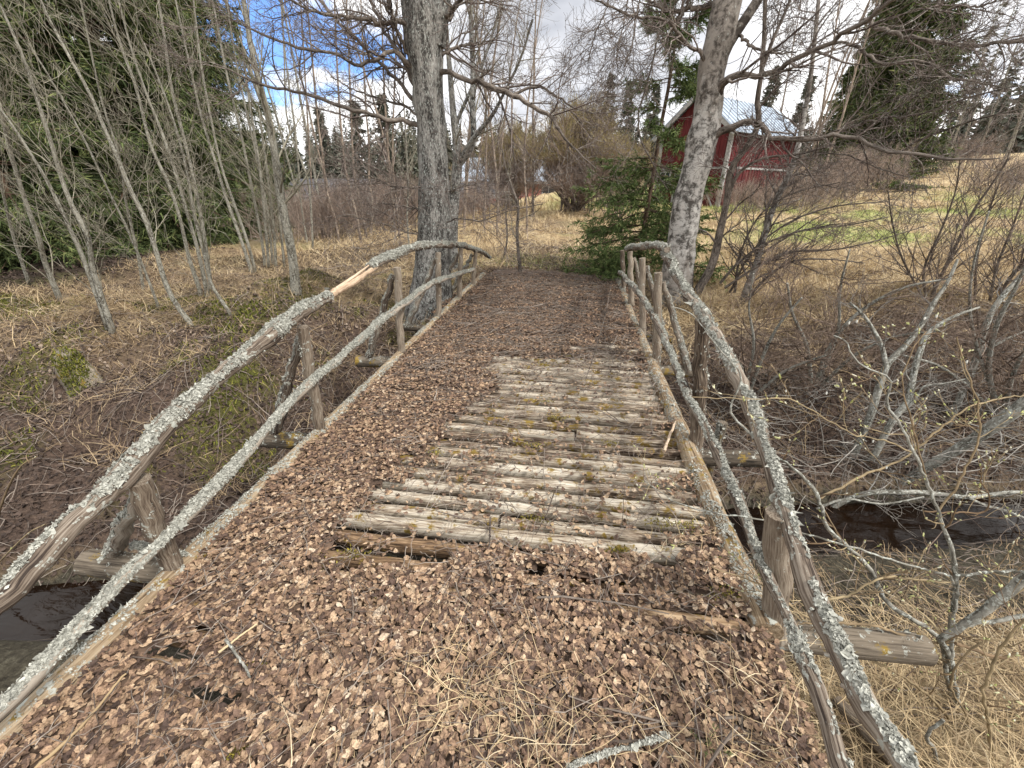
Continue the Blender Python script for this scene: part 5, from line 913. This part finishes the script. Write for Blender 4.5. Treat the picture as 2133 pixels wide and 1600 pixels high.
# low evergreen juniper and mossy mound
p = at(1855, 27); t = thing('juniper', 'low spreading green juniper on the meadow slope', 'juniper', p); n = 700; a = Acc(); c_ = Acc()
q = rng.normal(0, 1, (60, 2))*V(1.0, .5); P = np.stack([np.stack([p[0]+q[:, 0]*u, p[1]+q[:, 1]*u, p[2]+.1+.5*u*(1-.4*np.hypot(q[:, 0], q[:, 1]))], -1) for u in np.linspace(.1, 1, 6)], 1); floor_z(P, .1); a.tubes(P, np.full(P.shape[:2], .012), 4, cap=False); a.build('stems', M['spruce_bark'], t, True)['kind'] = 'stuff'
ribbon_needles(c_, P, 40, .28, .045, (.2, 1), .12); c_.build('crown', M['needle_young'], t)

# ------------------------------------------------------------------ buildings
def fmat(name, col, rough=.8, n=8., amt=.25, stretch=(1, 1, 1)):
    m, nt, b = newmat(name, rough); pos = nt.nodes.new('ShaderNodeNewGeometry').outputs['Position']
    g = noise(nt, pos, n, 5, .65, stretch); c = mix(nt, 1., col, ramp(nt, g, [(.3, 1-amt), (.7, 1+amt*.3)]), 'MULTIPLY'); nt.links.new(c, b.inputs['Base Color']); return m
RED = fmat('falu_red_boards', (.125, .024, .026), .9, 5, .6, (1, 1, .1)); WHITE = fmat('white_trim_paint', (.38, .37, .36), .8, 7, .45); METAL = fmat('grey_metal_roofing', (.38, .44, .52), .45, 2, .2); DARK = fmat('dark_opening', (.02, .018, .016)); FELT = fmat('dark_roof_felt', (.09, .09, .10)); GLASS = fmat('window_glass', (.05, .06, .07), .1); PINK = fmat('faded_red_boards', (.42, .19, .16), .9, 6, .3, (1, 1, .1)); DRED = fmat('dark_red_boards', (.13, .022, .02), .9, 6, .3, (1, 1, .1))
def board_wall(a, o, ex, n_, w, h, step=.16, gable=0):
    """vertical lap boards: o corner, ex along, n_ outward normal"""
    k = int(w/step)
    for i in range(k):
        x0 = i*w/k; x1 = (i+1)*w/k-.008; pr = .022 if i % 2 else .0
        def ht(x): return h+(gable*(1-abs(x-w/2)/(w/2)) if gable else 0)
        poly = [o+ex*x0+n_*pr, o+ex*x1+n_*pr, o+ex*x1+n_*pr+V(0, 0, ht(x1)), o+ex*x0+n_*pr+V(0, 0, ht(x0))]
        a.prism(poly, -n_*(.06+pr))
def barn():
    D0 = 21/math.cos(PITCH); K = at(1502, D0); gd = -rt*.6+fwh*.8; sd = rt*.8+fwh*.6; w, L, gb = 4.0, 8.0, 1.62; up = V(0, 0, 1.)
    K[2] = ground_z(K[0], K[1])-.15; h = 4.22-K[2]; print('barn', K, h)
    A = K+gd*w; ng = -sd; ns = -gd
    t = thing('barn', 'red board barn with white corner boards and pale metal roof', 'barn', K)
    a = Acc(); board_wall(a, A, -gd, ng, w, h, .17, gb); a.build('gable_wall', RED, t)
    a = Acc(); board_wall(a, K+sd*L, -sd, ns, L, h); a.build('side_wall', RED, t)
    a = Acc(); board_wall(a, K+sd*L, gd, sd, w, h, .17, gb); a.build('back_wall', RED, t)
    a = Acc(); board_wall(a, A, sd, gd, L, h); a.build('rear_wall', RED, t)
    a = Acc(); ridge = K+gd*w/2+up*(h+gb)
    for base, dr in ((K, -gd), (A, gd)):
        e = base+up*h; sl = (e-ridge); e2 = e+sl/np.linalg.norm(sl)*.45; nn = np.cross(sd, sl); nn = nn/np.linalg.norm(nn); nn = nn if nn[2] > 0 else -nn
        off = nn*.09; a.prism([ridge+off-sd*.4, e2+off-sd*.4, e2+off+sd*(L+.4), ridge+off+sd*(L+.4)], nn*.035)
        for i in range(int((L+.8)/.45)):
            q = -sd*.4+sd*(i*.45+.05); a.prism([ridge+off+nn*.036+q, e2+off+nn*.036+q, e2+off+nn*.036+q+sd*.03, ridge+off+nn*.036+q+sd*.03], nn*.03)
    a.build('roof', METAL, t)
    a = Acc()
    for base, dr in ((K, -gd), (A, gd)):
        e = base+up*h; sl = (e-ridge); sl /= np.linalg.norm(sl); L2 = np.linalg.norm(ridge-e)+.4; nn = np.cross(sd, sl); nn = nn/np.linalg.norm(nn); nn = nn if nn[2] > 0 else -nn
        a.prism([ridge+ng*.36+nn*.08, ridge+ng*.36+nn*.08+sl*L2, ridge+ng*.36+sl*L2-nn*.1, ridge+ng*.36-nn*.1], ng*.03)
    a.build('barge_board', WHITE, t)
    for o_, e1, n1 in ((K, gd, ng), (K, sd, ns), (A, -gd, ng)):
        a = Acc(); a.box(o_+n1*.025-e1*.05, e1*.17, n1*.03, up*h); a.build('corner_board', WHITE, t)
    for o_, e1, n1, ww in ((K, gd, ng, w), (K, sd, ns, L)):
        a = Acc(); a.box(o_+n1*.026+e1*.14+up*2.02, e1*(ww-.2), n1*.025, up*.10); a.build('trim_band', WHITE, t)
    a = Acc(); d0 = K+gd*1.75+ng*.03; a.box(d0, gd*.95, ng*.02, up*1.95); dr = a.build('door', DARK, t)
    a = Acc()
    for q, ww, z0, z1 in ((-.1, .1, 0, 2.02), (.95, .1, 0, 2.02), (-.1, 1.15, 1.95, 2.06)): a.box(d0+gd*q+ng*.003+up*z0, gd*ww, ng*.05, up*(z1-z0))
    a.build('door_frame', WHITE, dr, root=dr.name)
    for q, z in ((3.15, 1.25),):
        a = Acc(); a.box(K+gd*q+ng*.03+up*z, gd*.55, ng*.02, up*.65); wn = a.build('window', GLASS, t)
        a = Acc()
        for x0, ww, z0, zz in ((-.08, .08, -.08, .81), (.55, .08, -.08, .81), (0, .55, -.08, .08), (0, .55, .65, .08), (.25, .05, 0, .65)): a.box(K+gd*(q+x0)+ng*.033+up*(z+z0), gd*ww, ng*.04, up*zz)
        a.build('window_frame', WHITE, wn, root=wn.name)
    for o_, e1, n1 in ((K+gd*.1, gd, ng),):
        a = Acc(); p0 = K+gd*.15+ng*.06; p1 = K+gd*1.0+ng*.06+up*1.3; 
        a.tubes(np.linspace(p0, p1, 4), np.full(4, .05), 5); a.build('diagonal_brace', WHITE, t)
barn()
def house(name, label, cat, px, D, w, dpt, h, gb, wallm, roofm, yaw, wins, ground=True, band=None):
    K = at(px, D); ex = rt*math.cos(yaw)+fwh*math.sin(yaw); ey = -rt*math.sin(yaw)+fwh*math.cos(yaw); up = V(0, 0, 1.); K[2] -= .2
    t = thing(name, label, cat, K)
    for o_, e1, n1, ww, g in ((K, ex, -ey, w, 0), (K+ey*dpt, ex, ey, w, 0), (K, ey, -ex, dpt, gb), (K+ex*w, ey, ex, dpt, gb)):
        a = Acc(); board_wall(a, o_, e1, n1, ww, h, .2, g); a.build('wall', wallm, t)
    a = Acc(); r0 = K+ey*dpt/2+up*(h+gb)
    for e in (K+up*h, K+ey*dpt+up*h):
        sl = e-r0; e2 = r0+sl*(1+.4/np.linalg.norm(sl)); nn = np.cross(ex, sl); nn /= np.linalg.norm(nn); nn = nn if nn[2] > 0 else -nn
        a.prism([r0-ex*.4+nn*.1, e2-ex*.4+nn*.1, e2+ex*(w+.4)+nn*.1, r0+ex*(w+.4)+nn*.1], nn*.06)
    rf = a.build('roof', roofm, t)
    a = Acc(); sl = (K+up*h)-r0; e2 = r0+sl*(1+.42/np.linalg.norm(sl)); a.box(e2-ex*.4-up*.08, ex*(w+.8), -ey*.03, up*.16); a.build('fascia', WHITE, t)
    for (x, z, ww, hh) in wins:
        a = Acc(); a.box(K-ey*.03+ex*x+up*z, ex*ww, -ey*.02, up*hh); wn = a.build('window', GLASS, t); a = Acc()
        for x0, w0, z0, h0 in ((-.1, .1, -.1, hh+.2), (ww, .1, -.1, hh+.2), (0, ww, -.1, .1), (0, ww, hh, .1), (ww/2-.03, .06, 0, hh)): a.box(K-ey*.034+ex*(x+x0)+up*(z+z0), ex*w0, -ey*.05, up*h0)
        a.build('window_frame', WHITE, wn, root=wn.name)
    if wins and w > 6:
        a = Acc(); a.box(r0+ex*w*.6-ey*.3-up*.3, ex*.6, ey*.6, up*1.2); a.build('chimney', fmat('chimney_brick', (.3, .12, .09)), rf, root=rf.name)
    return t
house('house', 'faded red house with pale roof half hidden behind the domed willow', 'house', 955, 42, 9.6, 6.5, 2.6, 1.9, PINK, METAL, .05, [(1.2, 1.0, 1.0, 1.1), (4.2, 1., 1., 1.1), (7.9, .9, 1.1, 1.2)])
house('shed', 'small dark red shed among birch stems beyond the bridge', 'shed', 972, 24, 1.1, 1.2, 1.35, .3, DRED, FELT, .1, [])
house('outbuilding', 'low building with dark felt roof left of the saplings', 'outbuilding', 596, 33, 5.4, 4.5, 1.35, 1.1, DRED, FELT, .05, [(2.6, .5, .6, .5)])

# ------------------------------------------------------------------ sky, sun, camera
w = bpy.data.worlds.new('World'); scene.world = w; w.use_nodes = True; nt = w.node_tree
bg = nt.nodes['Background']; sky = nt.nodes.new('ShaderNodeTexSky'); sky.sky_type = 'NISHITA'; sky.sun_disc = False
SUN_EL, SUN_AZ = math.radians(50), math.radians(112)    # azimuth measured clockwise from +Y
sky.sun_elevation = SUN_EL; sky.sun_rotation = SUN_AZ
tcn = nt.nodes.new('ShaderNodeTexCoord').outputs['Generated']
sep = nt.nodes.new('ShaderNodeSeparateXYZ'); nt.links.new(tcn, sep.inputs[0])
den = math_(nt, 'ADD', math_(nt, 'MAXIMUM', sep.outputs[2], 0.0), .22)
cmb = nt.nodes.new('ShaderNodeCombineXYZ'); nt.links.new(math_(nt, 'DIVIDE', sep.outputs[0], den), cmb.inputs[0]); nt.links.new(math_(nt, 'DIVIDE', sep.outputs[1], den), cmb.inputs[1])
cn = noise(nt, cmb.outputs[0], 1.5, 7, .58, None, .35); cg = noise(nt, cmb.outputs[0], .8, 5, .55)
def gap(px, py, size, amt, stretch=2.6):
    d = ray(px, py); d = d/np.linalg.norm(d); sub = nt.nodes.new('ShaderNodeVectorMath'); sub.operation = 'SUBTRACT'; nt.links.new(tcn, sub.inputs[0]); sub.inputs[1].default_value = d
    mp = nt.nodes.new('ShaderNodeMapping'); mp.inputs['Scale'].default_value = (1/stretch, 1/stretch, 1); nt.links.new(sub.outputs[0], mp.inputs[0])
    ln = nt.nodes.new('ShaderNodeVectorMath'); ln.operation = 'LENGTH'; nt.links.new(mp.outputs[0], ln.inputs[0])
    return math_(nt, 'MULTIPLY', math_(nt, 'MAXIMUM', math_(nt, 'SUBTRACT', 1.0, math_(nt, 'DIVIDE', ln.outputs[1], size)), 0), amt)
cl = cn
for g_ in ((650, 88, .13, .44), (1262, 120, .035, .16), (700, 196, .03, .15), (560, 210, .03, .12)): cl = math_(nt, 'SUBTRACT', cl, gap(*g_))
cov = ramp(nt, cl, [(.24, 0), (.35, 1)])
gr = gap(1190, 150, .22, .55, 1.6); gr2 = gap(1250, -20, .2, .5, 2.)
shade = math_(nt, 'SUBTRACT', cg, math_(nt, 'MULTIPLY', math_(nt, 'ADD', gr, gr2), .35))
cloud = ramp(nt, shade, [(.24, (4.6, 4.8, 5.3)), (.36, (8.0, 8.1, 8.5)), (.44, (11., 11., 11.1)), (.66, (13.5, 13.4, 13.3))])
skyc = mix(nt, 1., sky.outputs[0], (1.1, 1.45, 2.1), 'MULTIPLY')
nt.links.new(mix(nt, cov, skyc, cloud), bg.inputs[0]); bg.inputs[1].default_value = .1
sd_ = bpy.data.lights.new('sun', 'SUN'); sd_.energy = 3.2; sd_.angle = math.radians(8); sd_.color = (1, .95, .88)
so = bpy.data.objects.new('sun', sd_); COL.objects.link(so); so.rotation_euler = (math.pi/2-SUN_EL, 0, -SUN_AZ+math.pi)
cam = bpy.data.cameras.new('camera'); cam.sensor_width = 36; cam.lens = F/2133*36; cam.clip_start = .05; cam.clip_end = 2000
co = bpy.data.objects.new('camera', cam); COL.objects.link(co); co.location = CAM; co.rotation_euler = (math.pi/2-PITCH, 0, YAW); scene.camera = co
vs = scene.view_settings; vs.view_transform = 'Standard'; vs.look = 'None'; vs.exposure = .42; vs.gamma = 1
scene.cycles.max_bounces = 5; scene.cycles.diffuse_bounces = 3; scene.cycles.glossy_bounces = 2; scene.cycles.transparent_max_bounces = 4
scene.cycles.use_denoising = True
for o in list(COL.objects):
    if o.type == 'MESH' and o.parent is None and 'label' not in o: print('NOLABEL', o.name)
print('TRIS', sum(len(m.polygons) for m in bpy.data.meshes), 'OBJ', len(COL.objects))
